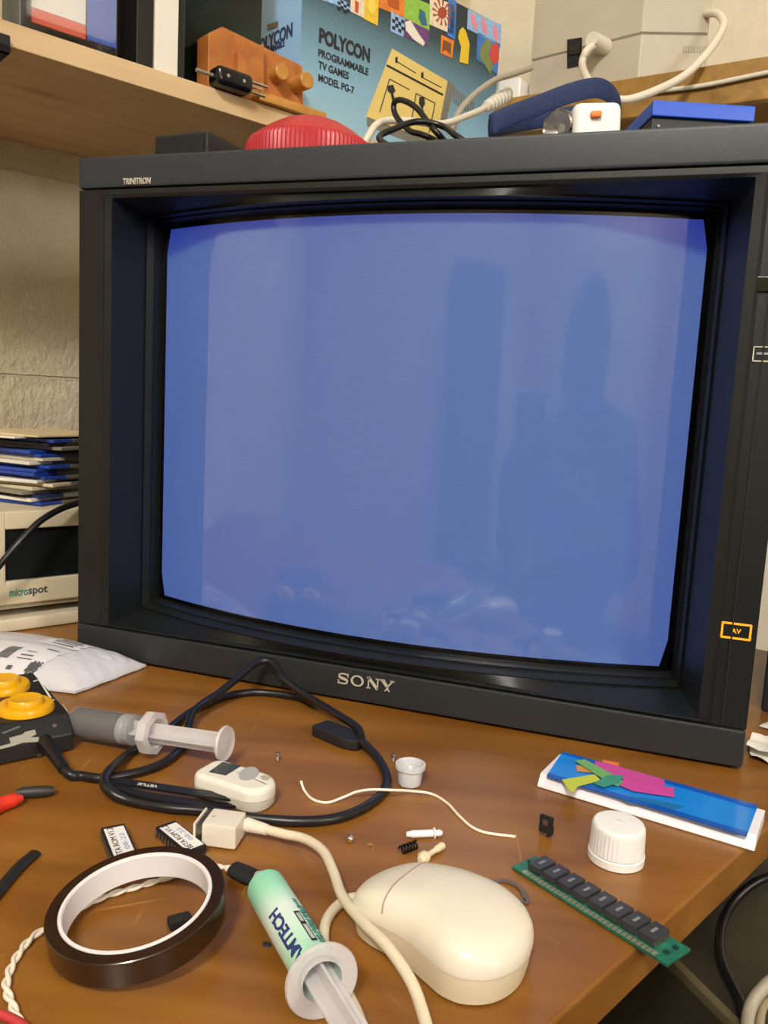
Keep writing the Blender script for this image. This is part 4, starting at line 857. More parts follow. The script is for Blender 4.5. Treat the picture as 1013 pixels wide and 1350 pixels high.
bm = new(); lathe(bm, [(rg, 0.009), (rg * 1.015, 0.0095), (rg * 1.015, GL - 0.002), (rg, GL - 0.0015)], GM, 48); part('label_wrap', bm, lab, fs, world=True)
# lettering bent round the barrel
up_l = (GM.inverted().to_3x3() @ V((0, 0, 1))); a_up = math.atan2(up_l.y, up_l.x)
sgn = 1.0
def wrap_text(nm, s_, z_mid, ang, w_, h_, m_, bold=0.02):
    o = text(nm, s_, Matrix.Identity(4), w_, h_, m_, fs, ext=0.0002, bold=bold)
    inv = MX[fs].inverted(); fwd = MX[fs]
    for v in o.data.vertices:
        q = fwd @ v.co; a_ = a_up + ang + q.y / rg; rr2 = rg * 1.02 + 0.0001 + q.z
        v.co = inv @ (GM @ V((rr2 * math.cos(a_), rr2 * math.sin(a_), z_mid - q.x)))
    return o
NAVYI = mat('navy_label_ink', '#2b3a78', 0.4)
left_l = GM.inverted().to_3x3() @ V((-1, -0.35, 0)); s_l = math.atan2(left_l.y, left_l.x) - a_up
s_l = (s_l + PI) % (2 * PI) - PI; sg = 1 if s_l > 0 else -1
wrap_text('brand_lettering', 'AMTECH', GL * 0.72, sg * 0.80, GL * 0.46, 0.0048, NAVYI, 0.03)
wrap_text('label_lettering', 'NO CLEAN SMD FLUX', GL * 0.66, -sg * 0.45, GL * 0.42, 0.0016, mat('teal_label_ink', '#3f7f74', 0.5))
wrap_text('label_lettering', 'RMA 223 ASM', GL * 0.70, -sg * 0.68, GL * 0.36, 0.0016, MATS['teal_label_ink'])
bm = new(); zz0, zz1 = GL * 0.58, GL * 0.86; NSEG = 8; a0_, a1_ = a_up - sg * 0.30, a_up - sg * 0.02
g_ = [[bm.verts.new(GM @ V((rg * 1.025 * math.cos(a0_ + (a1_ - a0_) * i / NSEG), rg * 1.025 * math.sin(a0_ + (a1_ - a0_) * i / NSEG), z))) for i in range(NSEG + 1)] for z in (zz0, zz1)]
for i in range(NSEG): bm.faces.new((g_[0][i], g_[0][i + 1], g_[1][i + 1], g_[1][i]))
part('label_black_block', bm, INK, fs, world=True)
bm = new()
for z0_, z1_ in ((0.60, 0.68), (0.71, 0.84)):
    for k in range(1): 
        aa, ab = a0_ + (a1_ - a0_) * 0.2, a0_ + (a1_ - a0_) * 0.8
        bm.faces.new([bm.verts.new(GM @ V((rg * 1.032 * math.cos(a), rg * 1.032 * math.sin(a), GL * z))) for a, z in ((aa, z0_), (ab, z0_), (ab, z1_), (aa, z1_))])
part('label_grey_print', bm, mat('pale_grey_print', '#b9bfbc', 0.5), fs, world=True)
bm = new(); lathe(bm, [(rg * 1.0, GL - 0.0015), (0.0135, GL - 0.0008), (0.0138, GL + 0.0004), (0.0134, GL + 0.0014), (rg * 0.9, GL + 0.0012), (rg * 0.86, GL - 0.002), (rg * 0.84, GL - 0.02)], GM, 48)
for v in bm.verts:
    q = GM.inverted() @ v.co
    if math.hypot(q.x, q.y) > 0.0115: q.x *= 1.0; 
part('flange', bm, FR, fs, world=True)
bm = new(); box(bm, (0, 0, GL + 0.018), (0.0118, 0.0014, 0.055), 0.0004, GM); box(bm, (0, 0, GL + 0.018), (0.0014, 0.0118, 0.055), 0.0004, GM); part('plunger_rod', bm, FR, fs, world=True)
bm = new(); lathe(bm, [(0, GL + 0.045), (0.0085, GL + 0.045), (0.0088, GL + 0.0465), (0, GL + 0.047)], GM, 32); part('thumb_rest', bm, FR, fs, world=True)
bm = new(); lathe(bm, [(0, 0), (0.0022, 0), (0.0016, 0.0008), (0, 0.001)], Matrix.Translation(at(352, 1246)), 10, 0.6); solo('flux_blob', bm, mat('dark_blue_residue', '#262a3c', 0.4), 'tiny dark blue blob of residue left of the mint green syringe', 'residue', origin=at(352, 1246))

# ------------------------------------------------------------------ desk: tape roll
tc_ = at(177, 1193, 0.0160) + V((0, 0.0015, 0.0016)); tax = V((-0.08, -0.12, 1)).normalized(); TM = frame(tc_, None, z=tax)
tr = thing('tape_roll', 'roll of dark amber tape on a white core lying on twisted wires', 'tape', V((tc_.x, tc_.y, 0.003)))
TRo, TRi, TRc = 0.0348, 0.0300, 0.0297
bm = new(); lathe(bm, [(TRi, 0), (TRo - 0.0003, 0), (TRo, -0.0003), (TRo, -0.0100), (TRo - 0.0003, -0.0103), (TRi, -0.0103), (TRi, 0)], TM, 96); part('tape', bm, mat('dark_amber_tape', '#2c1a10', 0.24, var=0.1, coat=0.5), tr, world=True)
bm = new(); lathe(bm, [(TRc - 0.0016, -0.0003), (TRc - 0.0012, 0.0004), (TRi - 0.0004, 0.0004), (TRi - 0.0001, 0), (TRi - 0.0001, -0.0105), (TRc - 0.0016, -0.0105), (TRc - 0.0016, -0.0003)], TM, 96); part('core', bm, mat('white_core_plastic', '#e3e0e4', 0.4), tr, world=True)

# twisted wire pair with heat-shrink end
WW = mat('white_wire_insulation', '#e9e0d0', 0.45)
tw = thing('twisted_wires', 'twisted pair of white wires passing under the tape roll to a black sleeve', 'wire', at(20, 1300))
path = smooth_path([at(34, 1365, .0016), at(14, 1320, .0016), at(8, 1298, .0016), at(18, 1268, .0016), at(38, 1240, .0016), at(62, 1222, .0016), at(92, 1204, .0016), at(138, 1182, .0016), at(185, 1168, .0016), at(232, 1154, .0016), at(270, 1146, .0016), at(288, 1143, .0017), at(312, 1147, .0018)], 14)
s_acc = 0
for ph in (0, PI):
    pts_, s_acc = [], 0
    for i, p in enumerate(path):
        if i: s_acc += (p - path[i - 1]).length
        t_ = (path[min(i + 1, len(path) - 1)] - path[max(i - 1, 0)]).normalized(); sd = t_.cross(V((0, 0, 1)))
        a_ = s_acc / 0.0150 * 2 * PI + ph; spread = 1.0 + 1.2 * max(0, (i - len(path) + 22) / 22) * (1 if i < len(path) - 6 else 0.7)
        pts_.append(p + sd * (0.00088 * spread * math.cos(a_)) + V((0, 0, 0.0004 * math.sin(a_))))
    bm = new(); tube(bm, pts_, 0.00085, 8, smooth=False); part('wire', bm, WW, tw, world=True)
h0, h1 = at(308, 1145, .0032), at(340, 1160, .0032); bm = new(); tube(bm, [h0, h0.lerp(h1, .5), h1], [0.0040, 0.0044, 0.0042], 14, 5, flat=(1.15, 0.72)); part('heat_shrink_sleeve', bm, MATTE, tw, world=True)
bm = new(); tube(bm, [at(-12, 1336, .0022), at(6, 1339, .0022), at(30, 1352, .0022), at(50, 1372, .0022)], 0.0017, 10); solo('red_wire', bm, mat('red_wire_insulation', '#b8383c', 0.4), 'red wire at the bottom left corner of the photo', 'wire', origin=at(6, 1339, 0))

# labelled memory chips
def chip(quad, label, zt, L):
    a_, b2, far = at(*quad[0], zt), at(*quad[1], zt), at(*quad[2], zt)
    xw = (b2 - a_); wd = xw.length; xw.normalize(); al = (far - a_); al = (al - xw * al.dot(xw)).normalized()
    M = frame(V((a_.x, a_.y, 0)), xw, al)      # local x across, y towards the viewer
    if M.col[2].z < 0: pass
    return a_, xw, wd, al
for quad, lab_, L in ((((133, 1091), (164, 1085), (143, 1128)), 'labelled memory chip left of the other, behind the tape roll', 0.034), (((205, 1090), (231, 1081), (238, 1128)), 'labelled memory chip nearer the beige mouse plug, behind the tape roll', 0.030)):
    zt = 0.0052; a_, xw, wd, al = chip(quad, lab_, zt, L)
    o0 = V((a_.x, a_.y, 0)); cmid = o0 + xw * wd / 2 + al * L / 2
    t = thing('memory_chip', lab_, 'chip', V((cmid.x, cmid.y, 0)), group='labelled memory chips')
    Mc = Matrix(((xw.x, al.x, 0, cmid.x), (xw.y, al.y, 0, cmid.y), (0, 0, 1, 0), (0, 0, 0, 1)))
    bm = new(); box(bm, (0, 0, 0.0034), (wd, L, 0.0036), 0.0004, Mc); part('body', bm, MATTE, t, world=True)
    bm = new()
    for i in range(10):
        for s_ in (-1, 1): box(bm, (s_ * (wd / 2 + 0.0002), -L / 2 + L * (i + .5) / 10, 0.0020), (0.0006, 0.0011, 0.0038), 0, Mc)
    part('pins', bm, mat('tin_pins', '#8f8a80', 0.35, metal=0.8), t, world=True, smooth=False)
    bm = new(); box(bm, (0, 0.0005, 0.00528), (wd * 0.84, L - 0.004, 0.00014), 0, Mc); part('paper_label', bm, mat('chip_label', '#e9e8ea', 0.6), t, world=True, smooth=False)
    m0 = cmid + V((0, 0, 0.00538)) - xw * wd * 0.18
    text('label_lettering', 'BETA ROM V1.2', frame(m0, -al, -xw if xw.cross(al).z > 0 and (-al).cross(-xw).z > 0 else xw if (-al).cross(xw).z > 0 else -xw), L * 0.86, wd * 0.26, INK, t, ext=0.0001)
    m1 = cmid + V((0, 0, 0.00538)) + xw * wd * 0.2
    text('label_lettering', '08-22', frame(m1, -al, -xw if (-al).cross(-xw).z > 0 else xw), L * 0.45, wd * 0.2, mat('pale_blue_ink', '#8fa3c4', 0.6), t, ext=0.0001)
# small black offcut inside the roll
q0, q1 = at(222, 1224), at(252, 1216); bm = new(); dq = (q1 - q0).normalized(); box(bm, (0, 0, 0.002), ((q1 - q0).length, 0.006, 0.004), 0.0008, frame((q0 + q1) / 2, dq, V((-dq.y, dq.x, 0))))
solo('black_offcut', bm, MATTE, 'small black offcut lying inside the tape roll', 'offcut', origin=(q0 + q1) / 2)

# ------------------------------------------------------------------ desk: probe, stick, tweezers, fob
pr = thing('test_probe', 'red tipped test probe with a black grip at the left edge of the desk', 'probe', at(30, 1050))
bm = new(); tube(bm, [at(-14, 1068, .004), at(0, 1061, .004), at(18, 1055, .004), at(30, 1052, .004)], [0.0045, 0.004, 0.0036, 0.0016], 14, 6); part('red_end', bm, mat('red_grip', '#d8341f', 0.45), pr, world=True)
bm = new(); tube(bm, [at(22, 1046, .0034), at(30, 1045, .0034), at(44, 1044, .0034), at(60, 1043, .0032), at(71, 1042, .003)], [0.0022, 0.0030, 0.0031, 0.0030, 0.0022], 14, 6); part('black_grip', bm, mat('grip_black', '#2b2a2b', 0.5), pr, world=True)
bm = new(); P_ = [at(-30, 1208, .0016), at(0, 1172, .0016), at(26, 1142, .0016), at(47, 1124, .0016)]; tube(bm, P_, 0.0030, 12, 6, flat=(1.0, 0.45)); solo('spudger', bm, mat('spudger_black', '#141414', 0.55), 'flat black stick at the left edge near the tape roll', 'tool', origin=at(20, 1150))
tz = thing('tweezers', 'black tweezers with white lettering lying across the black cable', 'tweezers', at(240, 1040))
def strap(pts, wd, th):
    bm = new(); tube(bm, pts, 1.0, 12, 8, flat=(wd / 2, th / 2)); return bm
zc = 0.0066
ta = [at(150, 1029, zc), at(190, 1035, zc), at(250, 1044, zc), at(300, 1051, 0.0055), at(345, 1060, 0.0012)]
tb_ = [at(150, 1036, zc - .0005), at(190, 1048, zc - .0008), at(235, 1055, zc - .001), at(285, 1061, 0.0035), at(345, 1062, 0.0008)]
def strap2(pts, ws, th):
    P = smooth_path(pts, 8); bm = new(); N = len(P); rg_ = []
    for i, p in enumerate(P):
        t_ = (P[min(i + 1, N - 1)] - P[max(i - 1, 0)]).normalized(); x = V((0, 0, 1)).cross(t_).normalized(); y = t_.cross(x)
        k = i / (N - 1) * (len(ws) - 1); k0 = min(int(k), len(ws) - 2); w_ = ws[k0] + (ws[k0 + 1] - ws[k0]) * (k - k0)
        rg_.append([bm.verts.new(p + x * a * w_ / 2 + y * b_ * th / 2) for a, b_ in ((-1, -1), (1, -1), (1, 1), (-1, 1))])
    for A, B in zip(rg_, rg_[1:]):
        for j in range(4): bm.faces.new((A[j], A[(j + 1) % 4], B[(j + 1) % 4], B[j]))
    bm.faces.new(rg_[0][::-1]); bm.faces.new(rg_[-1]); bmesh.ops.recalc_face_normals(bm, faces=bm.faces); return bm
TWZ = mat('black_coated_steel', '#17171a', 0.4)
part('arm', strap2(ta, [0.0055, 0.0065, 0.0068, 0.006, 0.0012], 0.0012), TWZ, tz, world=True); part('arm', strap2(tb_, [0.0050, 0.0055, 0.0055, 0.005, 0.0010], 0.0012), TWZ, tz, world=True)
bm = new(); box(bm, (0, 0, 0), (0.006, 0.010, 0.0022), 0.0006, frame(at(149, 1033, zc - .0003), (at(190, 1040, zc) - at(150, 1033, zc)), (0.1, 1, 0))); part('joined_end', bm, TWZ, tz, world=True)
xa, xb = at(208, 1037, zc + .0008), at(182, 1033, zc + .0008)
text('lettering', 'VETUS', frame((xa + xb) / 2, xb - xa, V((0, 0, 1)).cross(xb - xa)), (xb - xa).length, 0.0026, mat('white_print', '#cfcfcf', 0.5), tz, ext=0.0001, bold=0.02, label='white printed letters')
# white handheld fob
ZF = 0.0135
fb = thing('remote_fob', 'small white handheld device with a grey display lying beside the tweezers', 'remote control', at(312, 1035))
fa, fbx = at(269, 1008, ZF), at(358, 1036, ZF); fd = (fbx - fa).normalized(); fp = V((-fd.y, fd.x, 0)); fl = (fbx - fa).length
fw = abs((at(283, 996, ZF) - at(258, 1018, ZF)).dot(fp)) + 0.001
fm = (fa + fbx) / 2
def rrect(l, w_, r1, r2, n=8):
    P = []
    for cx_, cy_, a0, rr2 in ((l / 2, w_ / 2, 0, r2), (-l / 2, w_ / 2, 90, r1), (-l / 2, -w_ / 2, 180, r1), (l / 2, -w_ / 2, 270, r2)):
        for i in range(n + 1):
            a_ = math.radians(a0 + 90 * i / n); P.append((cx_ - math.copysign(rr2, cx_) + rr2 * math.cos(a_), cy_ - math.copysign(rr2, cy_) + rr2 * math.sin(a_)))
    return P
FM = Matrix(((fd.x, fp.x, 0, fm.x), (fd.y, fp.y, 0, fm.y), (0, 0, 1, 0), (0, 0, 0, 1)))
def stackshape(bm, layers, M):
    prev = None
    for P, z in layers:
        ring = [bm.verts.new(M @ V((x, y, z))) for x, y in P]
        if prev:
            for i in range(len(ring)): bm.faces.new((prev[i], prev[(i + 1) % len(ring)], ring[(i + 1) % len(ring)], ring[i]))
        else: bm.faces.new(ring[::-1])
        prev = ring
    bm.faces.new(prev)
FOBW = mat('fob_white', '#e6e2d6', 0.4)
bm = new(); stackshape(bm, [(rrect(fl - .003, fw - .003, .005, .009), 0.0005), (rrect(fl - .0008, fw - .0008, .006, .0105), 0.002), (rrect(fl, fw, .006, .011), 0.0062)], FM); part('lower_shell', bm, mat('fob_grey_white', '#cfcabd', 0.45), fb, world=True)
bm = new(); stackshape(bm, [(rrect(fl, fw, .006, .011), 0.0066), (rrect(fl, fw, .006, .011), ZF - 0.003), (rrect(fl - .001, fw - .001, .006, .011), ZF - 0.0012), (rrect(fl - .0035, fw - .0035, .005, .010), ZF - 0.0001), (rrect(fl - .006, fw - .006, .004, .009), ZF)], FM); part('upper_shell', bm, FOBW, fb, world=True)
def flat_on(bm, pix, z, t): quad_on(bm, pix, (0, 0, z), (0, 0, 1), t); return bm
part('display', flat_on(new(), [(275.5, 1018), (293.5, 1005), (318, 1010), (298, 1022.5)], ZF, 0.0003), mat('fob_display', '#3b4038', 0.15), fb, world=True, smooth=False, label='dark grey display window')
el = [(328 + 13 * math.cos(a_) , 1021 - 8.5 * math.sin(a_) - 2.5 * math.cos(a_)) for a_ in [2 * PI * i / 24 for i in range(24)]]
part('oval_button', flat_on(new(), el[::-1], ZF, 0.0006), mat('fob_button', '#aeb0ac', 0.4), fb, world=True, label='oval grey button')
part('printed_mark', flat_on(new(), [(343, 1024), (350, 1022), (357, 1025), (353, 1029), (346, 1028)], ZF, 0.0002), mat('fob_print', '#b5aa94', 0.6), fb, world=True, smooth=False)

# ------------------------------------------------------------------ desk: mouse
OUT = [(.3375, -.2455), (.3440, -.2515), (.354, -.2552), (.3645, -.2590), (.3740, -.2650), (.3830, -.2705), (.3925, -.2715), (.4025, -.2665), (.4095, -.2560), (.4118, -.243), (.4095, -.2315), (.402, -.2220), (.390, -.2155), (.371, -.2120), (.354, -.2140), (.344, -.2220), (.3375, -.235)]
outl = smooth_path([(x, y, 0) for x, y in OUT], 6, closed=True)
mc = V((.3775, -.2435, 0)); maxis = V((.95, -.31, 0)).normalized()
TOPP = [(1.0, 0.0120), (1.0, 0.0138), (0.985, 0.0163), (0.94, 0.0192), (0.86, 0.0216), (0.74, 0.0235), (0.58, 0.0248), (0.40, 0.0256), (0.20, 0.0260), (0.0, 0.0261)]
def mh(p):
    a_ = (p - mc).dot(maxis) / 0.04
    return 1.0 - 0.22 * max(0, -a_ - 0.1) ** 1.4 - 0.06 * max(0, a_ - 0.3) ** 2
def topz(s_):
    for (s0, z0_), (s1, z1_) in zip(TOPP[1:], TOPP[2:]):
        if s1 <= s_ <= s0: return z0_ + (z1_ - z0_) * (s0 - s_) / (s0 - s1)
    return TOPP[0][1]
def zat(p, s_, z): return 0.0120 + (z - 0.0120) * mh(p)
ms = thing('computer_mouse', 'cream computer mouse with a grey seam and thick cord at the front of the desk', 'computer mouse', V((mc.x, mc.y, 0)))
bm = new(); prev = None
for s_, z in TOPP[:-1]:
    ring = []
    for p in outl:
        q = mc + (V((p.x, p.y, 0)) - mc) * s_; ring.append(bm.verts.new((q.x, q.y, zat(q, s_, z))))
    if prev:
        for i in range(len(ring)): bm.faces.new((prev[i], prev[(i + 1) % len(ring)], ring[(i + 1) % len(ring)], ring[i]))
    prev = ring
cv = bm.verts.new((mc.x, mc.y, zat(mc, 0, 0.0261)))
for i in range(len(prev)): bm.faces.new((prev[i], prev[(i + 1) % len(prev)], cv))
part('top_shell', bm, CREAM, ms, world=True)
bm = new(); prev = None
for s_, z in ((0.90, 0.0006), (0.945, 0.0008), (0.965, 0.004), (0.985, 0.009), (0.985, 0.0118)):
    ring = [bm.verts.new(mc + (V((p.x, p.y, 0)) - mc) * s_ + V((0, 0, z))) for p in outl]
    if prev:
        for i in range(len(ring)): bm.faces.new((prev[i], prev[(i + 1) % len(ring)], ring[(i + 1) % len(ring)], ring[i]))
    else: bm.faces.new(ring[::-1])
    prev = ring
part('lower_shell', bm, mat('mouse_side_cream', '#dccfb4', 0.42, var=0.05), ms, world=True)
def ray_s(p):
    d = p - mc; best = 1.0
    for i in range(len(outl)):
        a_, b2 = outl[i], outl[(i + 1) % len(outl)]; e = b2 - a_; den = d.x * e.y - d.y * e.x
        if abs(den) < 1e-12: continue
        r_ = a_ - mc; t_ = (r_.x * e.y - r_.y * e.x) / den; u_ = (r_.x * d.y - r_.y * d.x) / den
        if t_ > 0 and -1e-6 <= u_ <= 1 + 1e-6: best = 1 / t_
    return best
def on_mouse(x, y):
    p = V((x, y, 0)); s_ = ray_s(p); return V((x, y, zat(p, s_, topz(min(s_, 1.0)))))
sp2 = [on_mouse(*q) for q in [(q.x, q.y) for q in smooth_path([(.3612, -.2148, 0), (.3580, -.229, 0), (.3548, -.241, 0), (.3530, -.2515, 0), (.3530, -.2542, 0)], 6)]]
bm = new(); tube(bm, sp2, 0.0004, 6, smooth=False); part('button_seam', bm, mat('mouse_seam', '#a58f80', 0.6), ms, world=True, label='thin brownish seam round the button')
CORD = mat('cream_cord', '#ddd2ba', 0.42, var=0.04); rc = 0.0023
mcord = [V((.346, -.2365, .006)), at(470, 1184, .0045), at(448, 1192, rc), at(431, 1213, rc), at(427, 1242, rc), at(436, 1272, rc), at(452, 1300, rc), at(468, 1330, rc), at(482, 1362, rc), at(520, 1420, rc), at(566, 1415, .004), at(568, 1380, .006), at(556, 1330, .008), at(540, 1290, .011), at(511, 1248, .0135), at(478, 1215, .0125), at(452, 1182, .0105), at(440, 1150, .010), at(426, 1122, .0095), at(402, 1106, .0085), at(372, 1099, .0075), at(346, 1092, .0070), at(330, 1088, .0068)]
bm = new(); tube(bm, mcord, rc, 12, 8); part('cord', bm, CORD, ms, world=True)
pa, pb, pcx = at(274, 1063, .0128), at(328, 1070, .0128), at(272, 1086, .0128)
pd = (pb - pa).normalized(); pp_ = (pcx - pa); pp_ = (pp_ - pd * pp_.dot(pd)); pw = max(pp_.length, 0.013); pp_.normalize(); pl2 = (pb - pa).length
PM = Matrix(((pd.x, -pp_.x, 0, ((pa + pb) / 2).x), (pd.y, -pp_.y, 0, ((pa + pb) / 2).y), (0, 0, 1, 0), (0, 0, 0, 1)))
bm = new(); box(bm, (0.001, -pw / 2, 0.0068), (pl2 - 0.004, pw, 0.0118), 0.0012, PM); plg = part('plug', bm, CREAM, ms, world=True, label='square cream plug')
bm = new(); box(bm, (-pl2 / 2 + 0.0014, -pw / 2, 0.0066), (0.0034, pw - 0.002, 0.0090), 0.0004, PM); part('plug_shield', bm, mat('plug_metal', '#6f685c', 0.35, metal=0.8), plg, world=True)
bm = new(); box(bm, (-pl2 / 2 - 0.0006, -pw / 2, 0.0066), (0.0012, pw, 0.0112), 0.0004, PM); part('plug_flange', bm, CREAM, plg, world=True)
bm = new(); lathe(bm, [(0, 0), (0.0010, 0), (0.0008, 0.0004), (0, 0.0003)], PM @ Matrix.Translation((-pl2 * 0.2, -pw * 0.55, 0.0127)), 12); part('plug_dimple', bm, mat('dimple_beige', '#b9ad94', 0.5), plg, world=True)
bm = new(); tube(bm, [at(325, 1087, .0068), at(352, 1094, .0072)], [0.0036, 0.0027], 14, smooth=False); part('plug_boot', bm, CREAM, plg, world=True)

# ------------------------------------------------------------------ desk: small parts
WWIRE = mat('thin_white_wire', '#efe9dd', 0.4)
cable('thin_wire', [at(397, 1030, .004), at(402, 1043, .0008), at(413, 1054, .0008), at(432, 1058, .0008), at(453, 1051, .002), at(470, 1044, .0045), at(490, 1041, .0062), at(515, 1041.5, .0062), at(545, 1043, .003), at(570, 1047, .0008), at(590, 1059, .0008), at(606, 1076, .0008), at(622, 1090, .0008), at(642, 1098, .0008), at(680, 1103, .0008)], 0.00075, WWIRE, 'thin white wire wandering across the desk from the black loop', 'wire', per=8, n=8)
cc = at(540, 1034); cu = thing('plastic_cup', 'tiny translucent plastic cup with a central peg', 'cup', (cc.x, cc.y, 0))
MILK = mat('translucent_cup', '#e4e6ee', 0.35, alpha=0.7)
bm = new(); lathe(bm, [(0, 0.0004), (0.0060, 0.0004), (0.0066, 0.001), (0.0075, 0.010), (0.0087, 0.0104), (0.0088, 0.0128), (0.0078, 0.0130), (0.0072, 0.0120), (0.0066, 0.003), (0, 0.0022)], None, 40); part('cup', bm, MILK, cu)
bm = new(); lathe(bm, [(0.0016, 0.002), (0.0016, 0.0105), (0.0010, 0.0112), (0, 0.0112)], None, 16); part('peg', bm, WHITEP, cu)
def screw(px_, hz_, label, ax, ln, hr):
    p = V(px_); t = thing('screw', label, 'screw', (p.x, p.y, 0)); M = frame(p, None, z=V(ax))
    bm = new(); lathe(bm, [(0, 0), (hr * 0.7, 0), (hr, -0.0004), (hr, -0.0012), (hr * .5, -0.0014), (0, -0.0014)], M, 20); part('head', bm, CHROME, t, world=True)
    bm = new(); lathe(bm, [(0.0008, -0.0014)] + [(0.0010 if k % 2 else 0.00075, -0.0014 - ln * (k + 1) / 12) for k in range(10)] + [(0, -0.0014 - ln)], M, 14); part('thread', bm, CHROME, t, world=True); return t
screw(at(367, 992.5, .0050), 0, 'small screw standing on the desk above the white handheld device', (0.05, 0.1, 1), 0.0036, 0.0015)
screw(at(519, 994, .0052), 0, 'small screw standing on its tip just behind the translucent cup', (-0.1, 0.05, 1), 0.0038, 0.0017)
t = thing('ball_stud', 'shiny round ball stud lying between the wire and the mouse cord', 'screw', at(462, 1106))
bm = new(); q = at(462, 1106, .0021); bmesh.ops.create_uvsphere(bm, u_segments=20, v_segments=12, radius=0.0020)
for v in bm.verts: v.co += q
part('ball', bm, CHROME, t, world=True); bm = new(); tube(bm, [q, q + V((-0.0008, 0.0030, 0.0002))], 0.0009, 12, smooth=False); part('stem', bm, CHROME, t, world=True)
bm = new(); tube(bm, [at(484, 1114, .0007), at(488, 1113, .0007), at(492, 1115, .0007), at(492, 1120, .0007)], 0.0005, 8, 4); solo('wire_offcut', bm, mat('copper_offcut', '#b39468', 0.4, metal=0.5), 'tiny bent metal offcut right of the ball stud', 'offcut', origin=at(488, 1115))
# standoffs and spring
so = thing('plastic_standoff', 'white plastic standoff lying behind the small black spring', 'standoff', at(560, 1100))
a_, b2 = at(536, 1100, .0022), at(583, 1098, .0022); ax = (b2 - a_); l_ = ax.length
WST = mat('white_nylon', '#ecebf0', 0.35)
bm = new(); lathe(bm, [(0, 0), (0.0012, 0), (0.0015, 0.001), (0.0015, l_ * 0.12), (0.0019, l_ * 0.14), (0.0019, l_ * 0.74), (0.0016, l_ * .76), (0.0016, l_ * .90), (0.0019, l_ * 0.91), (0.0012, l_), (0, l_)], frame(a_, None, z=ax), 16); part('post', bm, WST, so, world=True)
bm = new(); lathe(bm, [(0, l_ * .76), (0.0028, l_ * .76), (0.0028, l_ * .80), (0, l_ * .80)], frame(a_, None, z=ax), 18); part('collar', bm, WST, so, world=True)
so = thing('plastic_standoff', 'cream plastic standoff lying close to the top of the mouse', 'standoff', at(568, 1124))
a_, b2 = at(554, 1134, .0021), at(585, 1114, .0021); ax = (b2 - a_); l_ = ax.length; CST = mat('cream_nylon', '#e3d6b8', 0.4)
bm = new(); lathe(bm, [(0, 0), (0.0016, 0), (0.0024, 0.001), (0.0025, l_ * .26), (0.0014, l_ * 0.34), (0.0013, l_ * .62), (0.0018, l_ * 0.7), (0.0019, l_ * 0.95), (0.0012, l_), (0, l_)], frame(a_, None, z=ax), 18); part('post', bm, CST, so, world=True)
bm = new(); lathe(bm, [(0, l_ * .1), (0.0030, l_ * .1), (0.0030, l_ * .22), (0, l_ * .22)], frame(a_, None, z=ax), 18); part('collar', bm, CST, so, world=True)
a_, b2 = at(529, 1121, .0022), at(550, 1113, .0022); ax = b2 - a_; M = frame(a_, None, z=ax)
bm = new(); tube(bm, [M @ V((0.0019 * math.cos(2 * PI * k / 10), 0.0019 * math.sin(2 * PI * k / 10), ax.length * k / 52)) for k in range(53)], 0.00050, 8, smooth=False); solo('coil_spring', bm, mat('blackened_steel', '#1d1b1a', 0.3, metal=0.6), 'small black coil spring between the two plastic standoffs', 'spring', origin=at(540, 1118))
# socket
t = thing('chip_socket', 'tiny black chip socket with metal pins left of the white bottle cap', 'socket', at(717, 1103))
c_ = at(717, 1103); M = frame(V((c_.x, c_.y, 0)), (0.94, -0.34, 0), (0.34, 0.94, 0))
bm = new(); box(bm, (0, 0.002, 0.0058), (0.0072, 0.0024, 0.0095), 0.0003, M); box(bm, (0.003, 0.001, 0.0035), (0.0016, 0.005, 0.004), 0.0002, M); part('body', bm, MATTE, t, world=True)
bm = new(); box(bm, (0, 0.0007, 0.0075), (0.0028, 0.0004, 0.0030), 0, M); part('window', bm, mat('socket_brown', '#5a4638', 0.5), t, world=True, smooth=False)
bm = new()
for i in range(4): box(bm, (-0.0027 + i * 0.0018, 0.0005, 0.0013), (0.0006, 0.0010, 0.0024), 0, M)
part('pins', bm, CHROME, t, world=True, smooth=False)
# snap ring
bm = new(); R_ = [at(x, y, .0008) for x, y in ((650, 1165), (660, 1161), (673, 1163), (685, 1170), (692, 1179), (694, 1188), (687, 1186))]
bm.free(); bm = strap2(R_, [0.0035, 0.0018, 0.0028, 0.0018, 0.0028, 0.0036, 0.003], 0.0007); solo('snap_ring', bm, mat('bronzed_steel', '#6d5f55', 0.5, metal=0.3), 'small bronze coloured snap ring behind the mouse', 'ring', origin=at(675, 1168))
# bottle cap
cc = at(812, 1132); bc = thing('bottle_cap', 'white ribbed plastic bottle cap standing on the desk', 'cap', (cc.x, cc.y, 0))
rcap = 0.0134; hc = 0.0195
bm = new(); lathe(bm, [(rcap * .9, 0.0003), (rcap * 1.02, 0.0004), (rcap * 1.03, 0.0042), (rcap * 1.0, 0.0046), (rcap * .9, 0.0046)], None, 64); part('tamper_ring', bm, WHITEP, bc)
bm = new(); n_ = 120; lathe(bm, [(rcap * .9, 0.005), (rcap * 1.0, 0.0051), (rcap * 0.975, hc - 0.0032), (rcap * 0.955, hc - 0.0015), (rcap * 0.91, hc - 0.0004), (rcap * 0.86, hc), (rcap * .2, hc), (rcap * .17, hc + .0002), (0, hc + .0002)], None, n_)
for v in bm.verts:
    if 0.0045 < v.co.z < hc - 0.002 and math.hypot(v.co.x, v.co.y) > rcap * .93:
        k = 1 - 0.022 * (round(math.atan2(v.co.y, v.co.x) / (2 * PI) * n_) % 3 == 0); v.co.x *= k; v.co.y *= k
part('cap', bm, WHITEP, bc)
